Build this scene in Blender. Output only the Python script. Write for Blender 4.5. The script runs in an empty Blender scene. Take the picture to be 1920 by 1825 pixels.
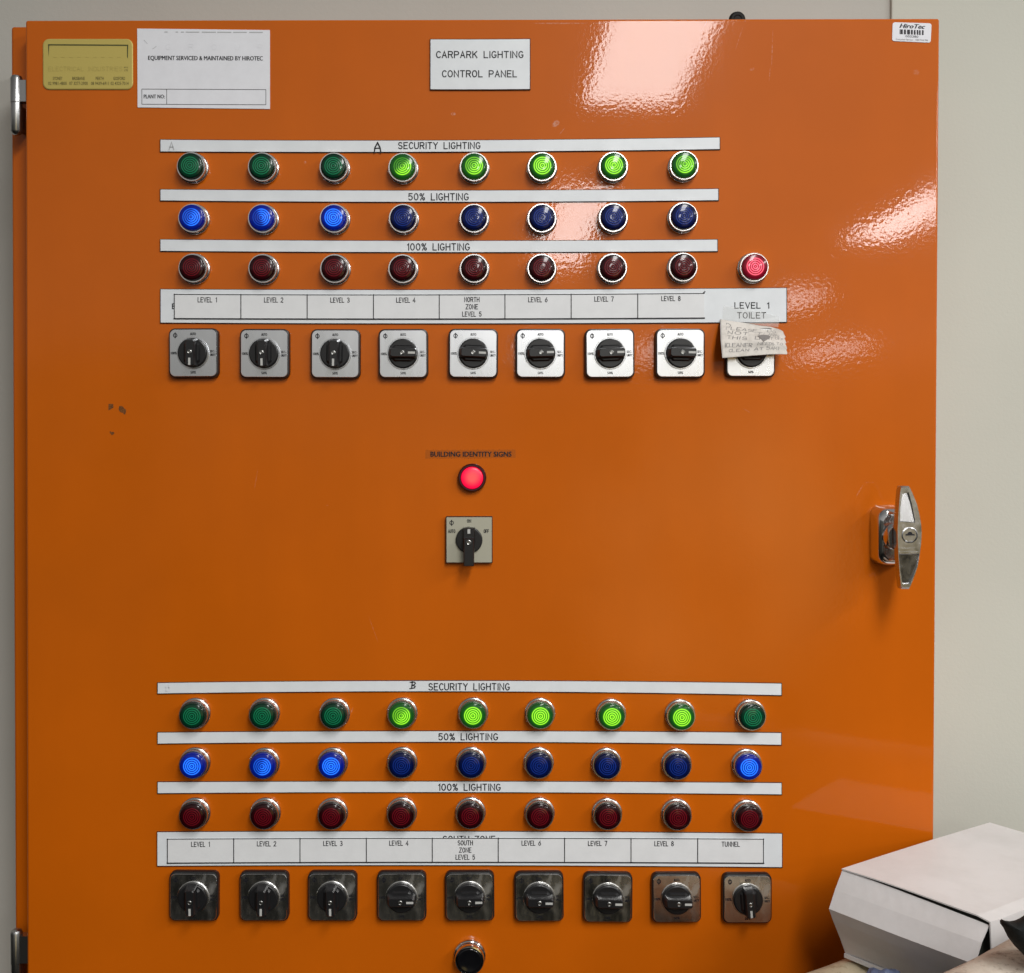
import bpy, bmesh, math, random
from mathutils import Vector, Matrix
from mathutils.geometry import tessellate_polygon
R = math.radians
random.seed(7)
S = bpy.context.scene
COL = S.collection

# ------------------------------------------------------------------ camera
CX, CY, F, D, PITCH = 925.0, 852.0, 2100.0, 1.155, R(0.6)   # photo pixels (1920 wide), metres
cam = bpy.data.cameras.new('camera')
cam.sensor_width = 36; cam.sensor_fit = 'HORIZONTAL'
cam.lens = F/1920*36
cam.shift_x = (960-CX)/1920; cam.shift_y = (CY-912.5)/1920
cam.clip_start = 0.02; cam.clip_end = 100
co = bpy.data.objects.new('camera', cam); COL.objects.link(co)
co.location = (0, -D, 0); co.rotation_euler = (R(90)-PITCH, 0, 0)
S.camera = co

# ------------------------------------------------------------------ world: the dim surroundings of the plant room
w = bpy.data.worlds.new('World'); S.world = w; w.use_nodes = True
nt = w.node_tree; nt.nodes.clear()
out = nt.nodes.new('ShaderNodeOutputWorld'); bg = nt.nodes.new('ShaderNodeBackground')
tc = nt.nodes.new('ShaderNodeTexCoord'); sx = nt.nodes.new('ShaderNodeSeparateXYZ')
mr = nt.nodes.new('ShaderNodeMapRange'); mr.inputs[1].default_value = -1; mr.inputs[2].default_value = 1
cr = nt.nodes.new('ShaderNodeValToRGB')
nt.links.new(tc.outputs['Generated'], sx.inputs[0]); nt.links.new(sx.outputs[2], mr.inputs[0])
nt.links.new(mr.outputs[0], cr.inputs[0]); nt.links.new(cr.outputs[0], bg.inputs[0]); nt.links.new(bg.outputs[0], out.inputs[0])
RAMP = [(-1, .015), (-.35, .015), (-.2, .03), (-.10, .075), (-.03, .11), (.05, .24), (.09, .72), (.3, .58), (.6, .32), (1, .28)]
e = cr.color_ramp.elements
while len(e) < len(RAMP): e.new(.5)
for i, (z, v) in enumerate(RAMP):
    e[i].position = (z+1)/2; e[i].color = (v*1.0, v*.98, v*.95, 1)
# clutter of the room below the light fittings: soft warm and dark upright patches
wm = nt.nodes.new('ShaderNodeMapping'); wm.inputs['Scale'].default_value = (1, 1, .55); nt.links.new(tc.outputs['Generated'], wm.inputs[0])
wn = nt.nodes.new('ShaderNodeTexNoise'); wn.inputs['Scale'].default_value = 5.5; wn.inputs['Detail'].default_value = 2.5; nt.links.new(wm.outputs[0], wn.inputs['Vector'])
wr = nt.nodes.new('ShaderNodeMapRange'); nt.links.new(wn.outputs['Fac'], wr.inputs[0])
for i_, v_ in enumerate((.40, .64, .35, 2.6)): wr.inputs[i_+1].default_value = v_
lo = nt.nodes.new('ShaderNodeMapRange'); nt.links.new(sx.outputs[2], lo.inputs[0])
for i_, v_ in enumerate((.02, .12, 1, 0)): lo.inputs[i_+1].default_value = v_
wc = nt.nodes.new('ShaderNodeMix'); wc.data_type = 'RGBA'; wc.blend_type = 'MULTIPLY'; nt.links.new(lo.outputs[0], wc.inputs[0])
wt = nt.nodes.new('ShaderNodeMix'); wt.data_type = 'RGBA'; nt.links.new(wn.outputs['Fac'], wt.inputs[0])
wt.inputs[6].default_value = (.9, .95, 1, 1); wt.inputs[7].default_value = (1.0, .9, .62, 1)
wv = nt.nodes.new('ShaderNodeVectorMath'); wv.operation = 'SCALE'; nt.links.new(wt.outputs[2], wv.inputs[0]); nt.links.new(wr.outputs[0], wv.inputs['Scale'])
nt.links.new(cr.outputs[0], wc.inputs[6]); nt.links.new(wv.outputs[0], wc.inputs[7]); lf = nt.nodes.new('ShaderNodeMapRange'); nt.links.new(sx.outputs[0], lf.inputs[0])      # the room is dimmer to the left
for i_, v_ in enumerate((-.9, .35, .38, 1.0)): lf.inputs[i_+1].default_value = v_
wl = nt.nodes.new('ShaderNodeVectorMath'); wl.operation = 'SCALE'; nt.links.new(wc.outputs[2], wl.inputs[0]); nt.links.new(lf.outputs[0], wl.inputs['Scale'])
# warm glow added low and right, so the door's middle mirrors a bright patch
vn = nt.nodes.new('ShaderNodeVectorMath'); vn.operation = 'NORMALIZE'; nt.links.new(tc.outputs['Generated'], vn.inputs[0])
dp = nt.nodes.new('ShaderNodeVectorMath'); dp.operation = 'DOT_PRODUCT'; nt.links.new(vn.outputs[0], dp.inputs[0]); dp.inputs[1].default_value = (.185, -.978, -.098)
dr = nt.nodes.new('ShaderNodeMapRange'); dr.interpolation_type = 'SMOOTHSTEP'; nt.links.new(dp.outputs['Value'], dr.inputs[0])
for i_, v_ in enumerate((.988, .9985, 0, .85)): dr.inputs[i_+1].default_value = v_
wp = nt.nodes.new('ShaderNodeVectorMath'); wp.operation = 'SCALE'; wp.inputs[0].default_value = (1, .74, .26); nt.links.new(dr.outputs[0], wp.inputs['Scale'])
wq = nt.nodes.new('ShaderNodeVectorMath'); wq.operation = 'MULTIPLY'; nt.links.new(wp.outputs[0], wq.inputs[0]); nt.links.new(wr.outputs[0], wq.inputs[1])
wa = nt.nodes.new('ShaderNodeVectorMath'); wa.operation = 'ADD'; nt.links.new(wl.outputs[0], wa.inputs[0]); nt.links.new(wq.outputs[0], wa.inputs[1])
nt.links.new(wa.outputs[0], bg.inputs[0])
bg.inputs[1].default_value = 0.95

# ------------------------------------------------------------------ ceiling fluorescent panels of the room
CEIL = 1.45
def troffer(x0, x1, y0, y1, rad, col=(1, .985, .965)):
    l = bpy.data.lights.new('ceiling_light', 'AREA'); l.shape = 'RECTANGLE'
    l.size = x1-x0; l.size_y = y1-y0
    l.energy = rad*math.pi*l.size*l.size_y; l.color = col
    o = bpy.data.objects.new('ceiling_light', l); COL.objects.link(o)
    o.location = ((x0+x1)/2, -(y0+y1)/2, CEIL)
LR = 29
troffer(.39, .78, 1.25, 3.64, LR)
troffer(2.45, 2.88, 1.3, 3.64, LR)
troffer(.36, .70, 5.3, 7.9, LR)
troffer(2.50, 2.86, 5.3, 6.9, LR*1.2)
troffer(2.85, 3.25, 9.6, 10.8, LR*.7)
troffer(.40, .8, 15, 18, LR*.5)
troffer(2.3, 2.8, 15, 18, LR*.5)
troffer(5.0, 5.6, 15, 18, LR*.6)

S.view_settings.view_transform = 'Standard'; S.view_settings.look = 'None'
S.view_settings.gamma = 1; S.view_settings.exposure = 0.0
S.view_settings.use_curve_mapping = False

# ------------------------------------------------------------------ helpers
CA, SA = math.cos(PITCH), math.sin(PITCH)
def P(px, py, d=0.0):
    """photo pixel -> the point where its ray meets the plane d metres in front of the door (y = -d)"""
    u = (px-CX)/F; v = -(py-CY)/F
    dx, dy, dz = u, CA+v*SA, -SA+v*CA
    t = (D-d)/dy
    return Vector((dx*t, -d, dz*t))
def PZ(px, py, z):
    u = (px-CX)/F; v = -(py-CY)/F
    dx, dy, dz = u, CA+v*SA, -SA+v*CA
    t = z/dz
    return Vector((dx*t, -D+dy*t, z))
def PT(px, py, t):
    return P(px, py, D-t)

class MB:
    def __init__(s): s.v = []; s.f = []; s.m = []
    def add(s, vs, fs, mi=0):
        n = len(s.v); s.v += [tuple(x) for x in vs]
        s.f += [tuple(i+n for i in q) for q in fs]; s.m += [mi]*len(fs)
    def build(s, name, mats, parent=None, smooth=False, angle=35, link=True):
        me = bpy.data.meshes.new(name)
        off = Vector((0, 0, 0))
        if parent is not None: off = world_loc(parent)
        me.from_pydata([tuple(Vector(v)-off) for v in s.v], [], s.f)
        for m in (mats if isinstance(mats, (list, tuple)) else [mats]): me.materials.append(m)
        me.polygons.foreach_set('material_index', s.m)
        bm = bmesh.new(); bm.from_mesh(me)
        bmesh.ops.recalc_face_normals(bm, faces=bm.faces); bm.to_mesh(me); bm.free()
        if smooth:
            me.set_sharp_from_angle(angle=R(angle))
            me.polygons.foreach_set('use_smooth', [len(p.vertices) <= 4 for p in me.polygons])
        me.update()
        o = bpy.data.objects.new(name, me); COL.objects.link(o)
        if parent is not None: o.parent = parent
        return o
def world_loc(o):
    p = Vector(o.location)
    while o.parent is not None:
        o = o.parent; p += Vector(o.location)
    return p
def tag(o, label, cat, group=None):
    o['label'] = label; o['category'] = cat
    if group: o['group'] = group
    return o
def thing(name, label, cat, loc, group=None):
    o = bpy.data.objects.new(name, None); o.empty_display_size = .02; COL.objects.link(o)
    o.location = loc
    return tag(o, label, cat, group)
def copy_tree(o, parent=None):
    c = o.copy(); COL.objects.link(c); c.parent = parent
    for ch in [x for x in bpy.data.objects if x.parent == o]:
        copy_tree(ch, c)
    return c

def lathe(mb, prof, c=(0, 0, 0), n=40, mi=0, cap0=False, cap1=True):
    """profile of (radius, d), d out of the door, around the y axis"""
    c = Vector(c); rings = []
    vs = []; fs = []
    for r, d in prof:
        vs += [c+Vector((r*math.cos(2*math.pi*k/n), -d, r*math.sin(2*math.pi*k/n))) for k in range(n)]
    for i in range(len(prof)-1):
        for k in range(n):
            k2 = (k+1) % n
            fs.append((i*n+k, i*n+k2, (i+1)*n+k2, (i+1)*n+k))
    if cap0: fs.append(tuple(range(n)))
    if cap1: fs.append(tuple((len(prof)-1)*n+k for k in range(n)))
    mb.add(vs, fs, mi)
def rrect(w, h, r, n=6, cx=0, cz=0):
    pts = []
    for sx_, sz_, a0 in ((1, 1, 0), (-1, 1, 90), (-1, -1, 180), (1, -1, 270)):
        for k in range(n+1):
            a = R(a0+90*k/n)
            pts.append((cx+sx_*(w/2-r)+r*math.cos(a), cz+sz_*(h/2-r)+r*math.sin(a)))
    return pts
def loft(mb, secs, mi=0, cap0=False, cap1=True, mi_cap=None):
    """secs: list of (outline [(x,z)], d)"""
    n = len(secs[0][0]); vs = []; fs = []
    for o, d in secs: vs += [(x, -d, z) for x, z in o]
    for i in range(len(secs)-1):
        for k in range(n):
            k2 = (k+1) % n
            fs.append((i*n+k, i*n+k2, (i+1)*n+k2, (i+1)*n+k))
    mb.add(vs, fs, mi)
    if cap0: mb.add(vs[:n], [tuple(range(n))], mi)
    if cap1: mb.add(vs[-n:], [tuple(range(n))], mi if mi_cap is None else mi_cap)
def box(mb, a, b, mi=0):
    x0, y0, z0 = a; x1, y1, z1 = b
    mb.add([(x0,y0,z0),(x1,y0,z0),(x1,y1,z0),(x0,y1,z0),(x0,y0,z1),(x1,y0,z1),(x1,y1,z1),(x0,y1,z1)],
           [(0,3,2,1),(4,5,6,7),(0,1,5,4),(1,2,6,5),(2,3,7,6),(3,0,4,7)], mi)
def bevel_obj(o, wd, seg=3):
    me = o.data; bm = bmesh.new(); bm.from_mesh(me)
    bmesh.ops.remove_doubles(bm, verts=bm.verts, dist=1e-6)
    bmesh.ops.bevel(bm, geom=[x for x in bm.edges if len(x.link_faces) == 2 and x.calc_face_angle(0) > .3], offset=wd, segments=seg, affect='EDGES', profile=.5)
    bm.to_mesh(me); bm.free()
    big = max(p.area for p in me.polygons)*.02
    me.set_sharp_from_angle(angle=R(35)); me.polygons.foreach_set('use_smooth', [p.area < big for p in me.polygons])

# ------------------------------------------------------------------ materials
def mat(name, col, rough=.5, metal=0, spec=.5, coat=0, coat_r=.05):
    m = bpy.data.materials.new(name); m.use_nodes = True
    b = m.node_tree.nodes['Principled BSDF']
    b.inputs['Base Color'].default_value = (*col, 1); b.inputs['Roughness'].default_value = rough
    b.inputs['Metallic'].default_value = metal; b.inputs['Specular IOR Level'].default_value = spec
    b.inputs['Coat Weight'].default_value = coat; b.inputs['Coat Roughness'].default_value = coat_r
    return m
def nodes(m): return m.node_tree.nodes, m.node_tree.links, m.node_tree.nodes['Principled BSDF']
def noise(m, scale, detail=3, rough=.5, vec=None, stretch=None):
    n, l, b = nodes(m)
    t = n.new('ShaderNodeTexNoise'); t.inputs['Scale'].default_value = scale; t.inputs['Detail'].default_value = detail
    t.inputs['Roughness'].default_value = rough
    c = n.new('ShaderNodeTexCoord'); src = c.outputs['Object']
    if stretch:
        mp = n.new('ShaderNodeMapping'); mp.inputs['Scale'].default_value = stretch
        l.new(src, mp.inputs[0]); src = mp.outputs[0]
    l.new(src, t.inputs['Vector'])
    return t.outputs['Fac']
def bump(m, fac, dist, strength=1, coat=True, prev=None):
    n, l, b = nodes(m)
    bp = n.new('ShaderNodeBump'); bp.inputs['Distance'].default_value = dist; bp.inputs['Strength'].default_value = strength
    l.new(fac, bp.inputs['Height'])
    if prev is not None: l.new(prev, bp.inputs['Normal'])
    l.new(bp.outputs[0], b.inputs['Normal'])
    if coat: l.new(bp.outputs[0], b.inputs['Coat Normal'])
    return bp.outputs[0]
def mathn(m, op, a, b2=None, c=None):
    n, l, _ = nodes(m)
    t = n.new('ShaderNodeMath'); t.operation = op
    for i, x in enumerate((a, b2, c)):
        if x is None: continue
        if isinstance(x, (int, float)): t.inputs[i].default_value = x
        else: l.new(x, t.inputs[i])
    return t.outputs[0]
def maprange(m, x, a, b2, c=0, d=1, smooth=False):
    n, l, _ = nodes(m)
    t = n.new('ShaderNodeMapRange')
    if smooth: t.interpolation_type = 'SMOOTHSTEP'
    l.new(x, t.inputs[0])
    for i, v in enumerate((a, b2, c, d)): t.inputs[i+1].default_value = v
    return t.outputs[0]
def mixcol(m, fac, c0, c1):
    n, l, _ = nodes(m)
    t = n.new('ShaderNodeMix'); t.data_type = 'RGBA'
    if isinstance(fac, (int, float)): t.inputs[0].default_value = fac
    else: l.new(fac, t.inputs[0])
    for i, c in ((6, c0), (7, c1)):
        if isinstance(c, tuple): t.inputs[i].default_value = (*c, 1)
        else: l.new(c, t.inputs[i])
    return t.outputs[2]

# orange powder-coat
def orange(name, scuffs=False):
    ocol = (.505, .103, .0015)
    m = mat(name, ocol, .45, spec=.07, coat=.45, coat_r=.06)
    n, l, b = nodes(m)
    peel = noise(m, 255, 1.2, .5); wav = noise(m, 8, 1)
    b1 = bump(m, wav, .00014, 1)
    bump(m, peel, .000037, 1, prev=b1)
    tone = noise(m, 4.5, 4, .6)
    col = mixcol(m, maprange(m, tone, .35, .65), tuple(c*.94 for c in ocol), tuple(c*1.05 for c in ocol))
    stk = noise(m, 16, 4, .6, stretch=(1, 1, .12))
    col = mixcol(m, maprange(m, stk, .35, .7, 0, .5), col, tuple(c*.93 for c in ocol))
    cr_ = noise(m, 14, 5, .65, stretch=(1, 1, .35))
    l.new(maprange(m, cr_, .4, .75, .042, .07), b.inputs['Coat Roughness'])
    if scuffs:
        tcn = n.new('ShaderNodeTexCoord')
        tot = None
        for (px, py, rx, rz, rot, amt) in SCUFFS:
            q = P(px, py)
            mp = n.new('ShaderNodeMapping'); mp.vector_type = 'TEXTURE'
            mp.inputs['Location'].default_value = (q.x, 0, q.z); mp.inputs['Rotation'].default_value = (0, R(rot), 0)
            mp.inputs['Scale'].default_value = (rx*.00055, 1, rz*.00055)
            l.new(tcn.outputs['Object'], mp.inputs[0])
            sp = n.new('ShaderNodeSeparateXYZ'); l.new(mp.outputs[0], sp.inputs[0])
            d2 = mathn(m, 'ADD', mathn(m, 'MULTIPLY', sp.outputs[0], sp.outputs[0]), mathn(m, 'MULTIPLY', sp.outputs[2], sp.outputs[2]))
            f = maprange(m, d2, .3, 1.0, amt, 0, True)
            tot = f if tot is None else mathn(m, 'MAXIMUM', tot, f)
        brk = noise(m, 420, 3)
        tot = mathn(m, 'MULTIPLY', tot, maprange(m, brk, .35, .6))
        col = mixcol(m, tot, col, (.62, .42, .34))
    l.new(col, b.inputs['Base Color'])
    return m
SCUFFS = [(850, 214, 5, 3.5, 0, .5), (1042, 232, 9, 6, -35, .45), (1054, 246, 9, 1.2, -50, .35), (572, 305, 3, 3, 0, .4),
          (1386, 72, 26, .8, -72, .22), (1448, 90, 40, 1.0, -88, .35), (1443, 140, 14, .9, -85, .3), (1320, 50, 14, .8, -60, .25),
          (1050, 44, 60, 1.6, 0, .30), (1130, 44, 20, 1.4, 0, .28), (1410, 130, 6, 3, -20, .22), (660, 1332, 7, 1, -70, .35),
          (1718, 136, 7, 6, 0, .15), (1533, 522, 4, 4, 0, .25), (884, 1758, 7, 3.5, 10, .45), (614, 948, 3, 1, 0, .3),
          (1612, 920, 14, 1.2, -60, .22), (1400, 770, 9, 1, 30, .2), (480, 900, 24, .7, -80, .16), (700, 1180, 30, .8, 70, .14)]

M = {}
M['body'] = orange('orange_enamel')
M['door'] = orange('orange_enamel_worn', True)
def stipple(m, sc, dist):
    bump(m, noise(m, sc, 3, .6), dist, 1, coat=False); return m
def wallmat(name, c):
    m = mat(name, c, .6, spec=.3); n, l, b = nodes(m)
    l.new(mixcol(m, maprange(m, noise(m, 3, 4), .35, .65), tuple(x*.96 for x in c), tuple(min(1, x*1.03) for x in c)), b.inputs['Base Color'])
    return stipple(m, 250, .00022)
M['wall'] = wallmat('grey_beige_paint', (.45, .44, .40))
M['pillar'] = wallmat('pale_cream_paint', (.525, .525, .46))
def platemat(name, c, r=.35):
    m = mat(name, c, r, spec=.4); n, l, b = nodes(m)
    l.new(mixcol(m, maprange(m, noise(m, 60, 5, .65), .3, .75), c, tuple(x*.93 for x in c)), b.inputs['Base Color'])
    l.new(maprange(m, noise(m, 35, 4), .3, .7, r-.06, r+.12), b.inputs['Roughness'])
    return m
M['white'] = platemat('engraved_white_laminate', (.69, .72, .745))
M['core'] = mat('black_laminate_core', (.006, .006, .008), .4)
M['ink'] = mat('black_ink', (.008, .008, .012), .5, spec=.3)
M['greyink'] = mat('faded_ink', (.44, .45, .46), .6, spec=.2)
M['faintink'] = mat('very_faded_ink', (.69, .70, .735), .6, spec=.2)
M['paper'] = platemat('white_paper', (.74, .75, .79), .6)
M['insert'] = platemat('label_tape_paper', (.70, .71, .72), .5)
M['goldink'] = mat('dark_gold_ink', (.05, .045, .008), .5)
M['goldfaint'] = mat('faint_gold_ink', (.40, .32, .085), .5, spec=.3)
m = mat('brushed_gold_foil', (.49, .395, .105), .55, metal=.25, spec=.4); M['gold'] = stipple(m, 900, .00003)
m = mat('dark_recess_gold', (.06, .065, .012), .5); M['goldframe'] = m
m = mat('chrome', (.72, .72, .72), .1, metal=1); n, l, b = nodes(m)
l.new(maprange(m, noise(m, 60, 2), .35, .7, .07, .13), b.inputs['Roughness']); M['chrome'] = m
m = mat('satin_bezel_metal', (.66, .65, .635), .25, metal=1); M['bezel'] = m
m = mat('worn_cast_metal', (.52, .52, .53), .3, metal=1); n, l, b = nodes(m)
l.new(maprange(m, noise(m, 110, 3, .6), .3, .75, .16, .32), b.inputs['Roughness']); M['cast'] = m
def plate_metal(name, c):
    m = mat(name, c, .27, metal=1); n, l, b = nodes(m)
    sm = noise(m, 75, 3, .6, stretch=(1, 1, .45)); smf = maprange(m, sm, .58, .72, 0, .8)
    l.new(mixcol(m, smf, c, tuple(x*.85 for x in c)), b.inputs['Base Color'])
    l.new(maprange(m, sm, .35, .7, .12, .34), b.inputs['Roughness'])
    l.new(mathn(m, 'SUBTRACT', 1, mathn(m, 'MULTIPLY', smf, .12)), b.inputs['Metallic'])
    return m
M['plate_smudged'] = plate_metal('smudged_aluminium_plate', (.78, .78, .77))
m = mat('brushed_aluminium_plate', (.70, .72, .75), .26, metal=1); n, l, b = nodes(m)
br = noise(m, 90, 2, .5, stretch=(1, 1, .2)); l.new(maprange(m, br, .3, .7, .26, .30), b.inputs['Roughness']); M['plate'] = m
M['olive_plate'] = mat('dull_nickel_plate', (.42, .41, .33), .38, metal=.35)
M['black'] = mat('black_plastic', (.010, .010, .011), .33, spec=.45)
n, l, b = nodes(M['black']); bump(M['black'], noise(M['black'], 1500, 2), .00002, 1, coat=False)
M['blackgloss'] = mat('glossy_black_plastic', (.004, .004, .005), .12, spec=.5)
M['maroon'] = mat('dark_maroon_plastic', (.03, .004, .008), .3)
M['pointer'] = mat('pointer_white', (.44, .44, .42), .5)
M['hinge'] = mat('dull_hinge_metal', (.42, .42, .42), .26, metal=1)
M['matteblack'] = mat('matt_black_steel', (.008, .008, .008), .6, spec=.2)
M['screw'] = mat('screw_steel', (.30, .30, .29), .3, metal=1)
M['darkplate_ink'] = M['ink']
m = mat('white_carton', (.74, .70, .68), .55, spec=.3); n, l, b = nodes(m)
l.new(mixcol(m, maprange(m, noise(m, 16, 6, .7), .42, .72), (.67, .655, .65), (.60, .585, .575)), b.inputs['Base Color'])
bump(m, noise(m, 14, 4, .55), .0022, .5, coat=False); M['carton'] = m
M['cartonin'] = mat('carton_inside', (.05, .055, .045), .8)  # near-black colour carries the shade of the gap under the lid
def mottled(name, c0, c1, c2, sc):
    m = mat(name, c0, .6, spec=.25); n, l, b = nodes(m)
    f = noise(m, sc, 6, .7, stretch=(1, .6, 1))
    g = noise(m, sc*3.2, 5, .75)
    a = mixcol(m, maprange(m, f, .38, .62), c0, c1)
    l.new(mixcol(m, maprange(m, g, .52, .66), a, c2), b.inputs['Base Color'])
    bump(m, f, .004, .6, coat=False); return m
M['rollb'] = mottled('stained_wrapping', (.56, .50, .42), (.42, .35, .28), (.22, .165, .125), 26)
M['rolla'] = mottled('cream_card', (.50, .43, .30), (.44, .37, .25), (.30, .24, .15), 20)
M['cloth'] = mat('black_cloth', (.012, .013, .013), .85, spec=.15); bump(M['cloth'], noise(M['cloth'], 90, 5), .003, .7, coat=False)
M['blue'] = mat('crumpled_blue_plastic', (.10, .13, .22), .35); bump(M['blue'], noise(M['blue'], 120, 5), .004, .9, coat=False)
M['chip'] = mat('brown_glue_residue', (.13, .052, .012), .6, spec=.25)
n, l, b = nodes(M['chip']); l.new(mixcol(M['chip'], maprange(M['chip'], noise(M['chip'], 700, 4), .4, .6), (.20, .07, .012), (.09, .03, .008)), b.inputs['Base Color'])
m = mat('note_paper', (.60, .57, .52), .75, spec=.2); n, l, b = nodes(m)
l.new(mixcol(m, maprange(m, noise(m, 70, 5, .7), .45, .7), (.62, .585, .54), (.47, .44, .40)), b.inputs['Base Color'])
bump(m, noise(m, 60, 4), .0015, .6, coat=False); M['note'] = m
M['stain'] = mat('grey_smudge', (.20, .185, .175), .7)  # grey for the small print and for shade painted on the note
M['pen'] = mat('ballpoint_ink', (.15, .145, .15), .5)
def clear(name, alpha, c, r=.2):
    m = mat(name, c, r); nodes(m)[2].inputs['Alpha'].default_value = alpha; return m
M['tape'] = clear('clear_sticky_tape', .22, (.75, .76, .74), .25)
M['amber'] = clear('yellowed_tape', .16, (.16, .075, .008), .4)

LENS_R = .0132
def lens_mat(name, off, dark, ring=None, glow=0, sector=None):
    """tinted lens with moulded concentric rings; lit ones shine in rings, some only over a sector of the prism"""
    m = mat(name, off, .22, spec=.14, coat=.36, coat_r=.05); n, l, b = nodes(m)
    c = n.new('ShaderNodeTexCoord'); sp = n.new('ShaderNodeSeparateXYZ'); l.new(c.outputs['Object'], sp.inputs[0])
    x, z = sp.outputs[0], sp.outputs[2]
    r = mathn(m, 'SQRT', mathn(m, 'ADD', mathn(m, 'MULTIPLY', x, x), mathn(m, 'MULTIPLY', z, z)))
    rg = mathn(m, 'MULTIPLY_ADD', mathn(m, 'COSINE', mathn(m, 'MULTIPLY', r, 2*math.pi/.0021)), .5, .5)
    ins = maprange(m, r, .0092, .0102, 1, 0, True)
    face = maprange(m, r, .0104, .0122, 1, 0, True)
    rr = mathn(m, 'MULTIPLY', rg, ins)
    bp = n.new('ShaderNodeBump'); bp.inputs['Distance'].default_value = .00012; l.new(rr, bp.inputs['Height']); l.new(bp.outputs[0], b.inputs['Normal'])
    colr = mixcol(m, mathn(m, 'ADD', mathn(m, 'MULTIPLY', mathn(m, 'MULTIPLY_ADD', rg, 1.05, -.10), ins), mathn(m, 'MULTIPLY', face, .09)), dark, off)  # lighter rings: light caught by the ridges, put into the base colour
    l.new(colr, b.inputs['Base Color'])
    if glow:
        f = mathn(m, 'MULTIPLY', mathn(m, 'MULTIPLY_ADD', rg, .88, .12), ins)
        if sector is not None:
            a, lo = sector
            ca, sa = math.cos(R(a)), math.sin(R(a))
            dirv = mathn(m, 'ADD', mathn(m, 'MULTIPLY', x, ca), mathn(m, 'MULTIPLY', z, sa))
            side = maprange(m, dirv, -.0036, .0036, lo, 1, True)
            f = mathn(m, 'MULTIPLY', f, side)
        hot = maprange(m, r, 0, .0095, 1.0, .72)
        f = mathn(m, 'MULTIPLY', f, hot)
        f = mathn(m, 'MAXIMUM', f, .022)
        l.new(mixcol(m, rr, tuple(q*.75 for q in glow_base(ring)), ring), b.inputs['Emission Color'])
        l.new(mathn(m, 'MULTIPLY', f, glow), b.inputs['Emission Strength'])
    return m
def glow_base(c):
    mx = max(c); return tuple(x*x/mx for x in c)
M['green_off'] = lens_mat('green_lens', (.008, .20, .085), (.001, .016, .008))
M['blue_off'] = lens_mat('blue_lens', (.006, .027, .22), (.0008, .003, .030))
M['red_off'] = lens_mat('red_lens', (.135, .004, .010), (.010, .0006, .0015))
for k, sec in (('green_on', None), ('green_half', (-50, .12)), ('green_most', (-40, .45))):
    M[k] = lens_mat(k.replace('_', '_lens_'), (.02, .24, .02), (.002, .05, .012), (.44, 1.0, .035), 1.45, sec)
for k, sec in (('blue_on', None), ('blue_half', (20, .10)), ('blue_most', (-20, .35))):
    M[k] = lens_mat(k.replace('_', '_lens_'), (.004, .03, .4), (.001, .008, .2), (.025, .23, 1.0), 1.75, sec)
M['red_on'] = lens_mat('red_lens_on', (.4, .01, .03), (.14, .002, .012), (1.0, .16, .24), 1.6)
m = mat('red_diffuser_on', (.4, .01, .03), .35); n, l, b = nodes(m)
c = n.new('ShaderNodeTexCoord'); vl = n.new('ShaderNodeVectorMath'); vl.operation = 'LENGTH'
mp = n.new('ShaderNodeMapping'); mp.inputs['Scale'].default_value = (1, 0, 1); l.new(c.outputs['Object'], mp.inputs[0]); l.new(mp.outputs[0], vl.inputs[0])
l.new(mixcol(m, maprange(m, vl.outputs['Value'], .002, .0095, 0, 1, True), (1, .085, .07), (.88, .0, .045)), b.inputs['Emission Color'])
b.inputs['Emission Strength'].default_value = 1.0; M['red_glow'] = m

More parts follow.
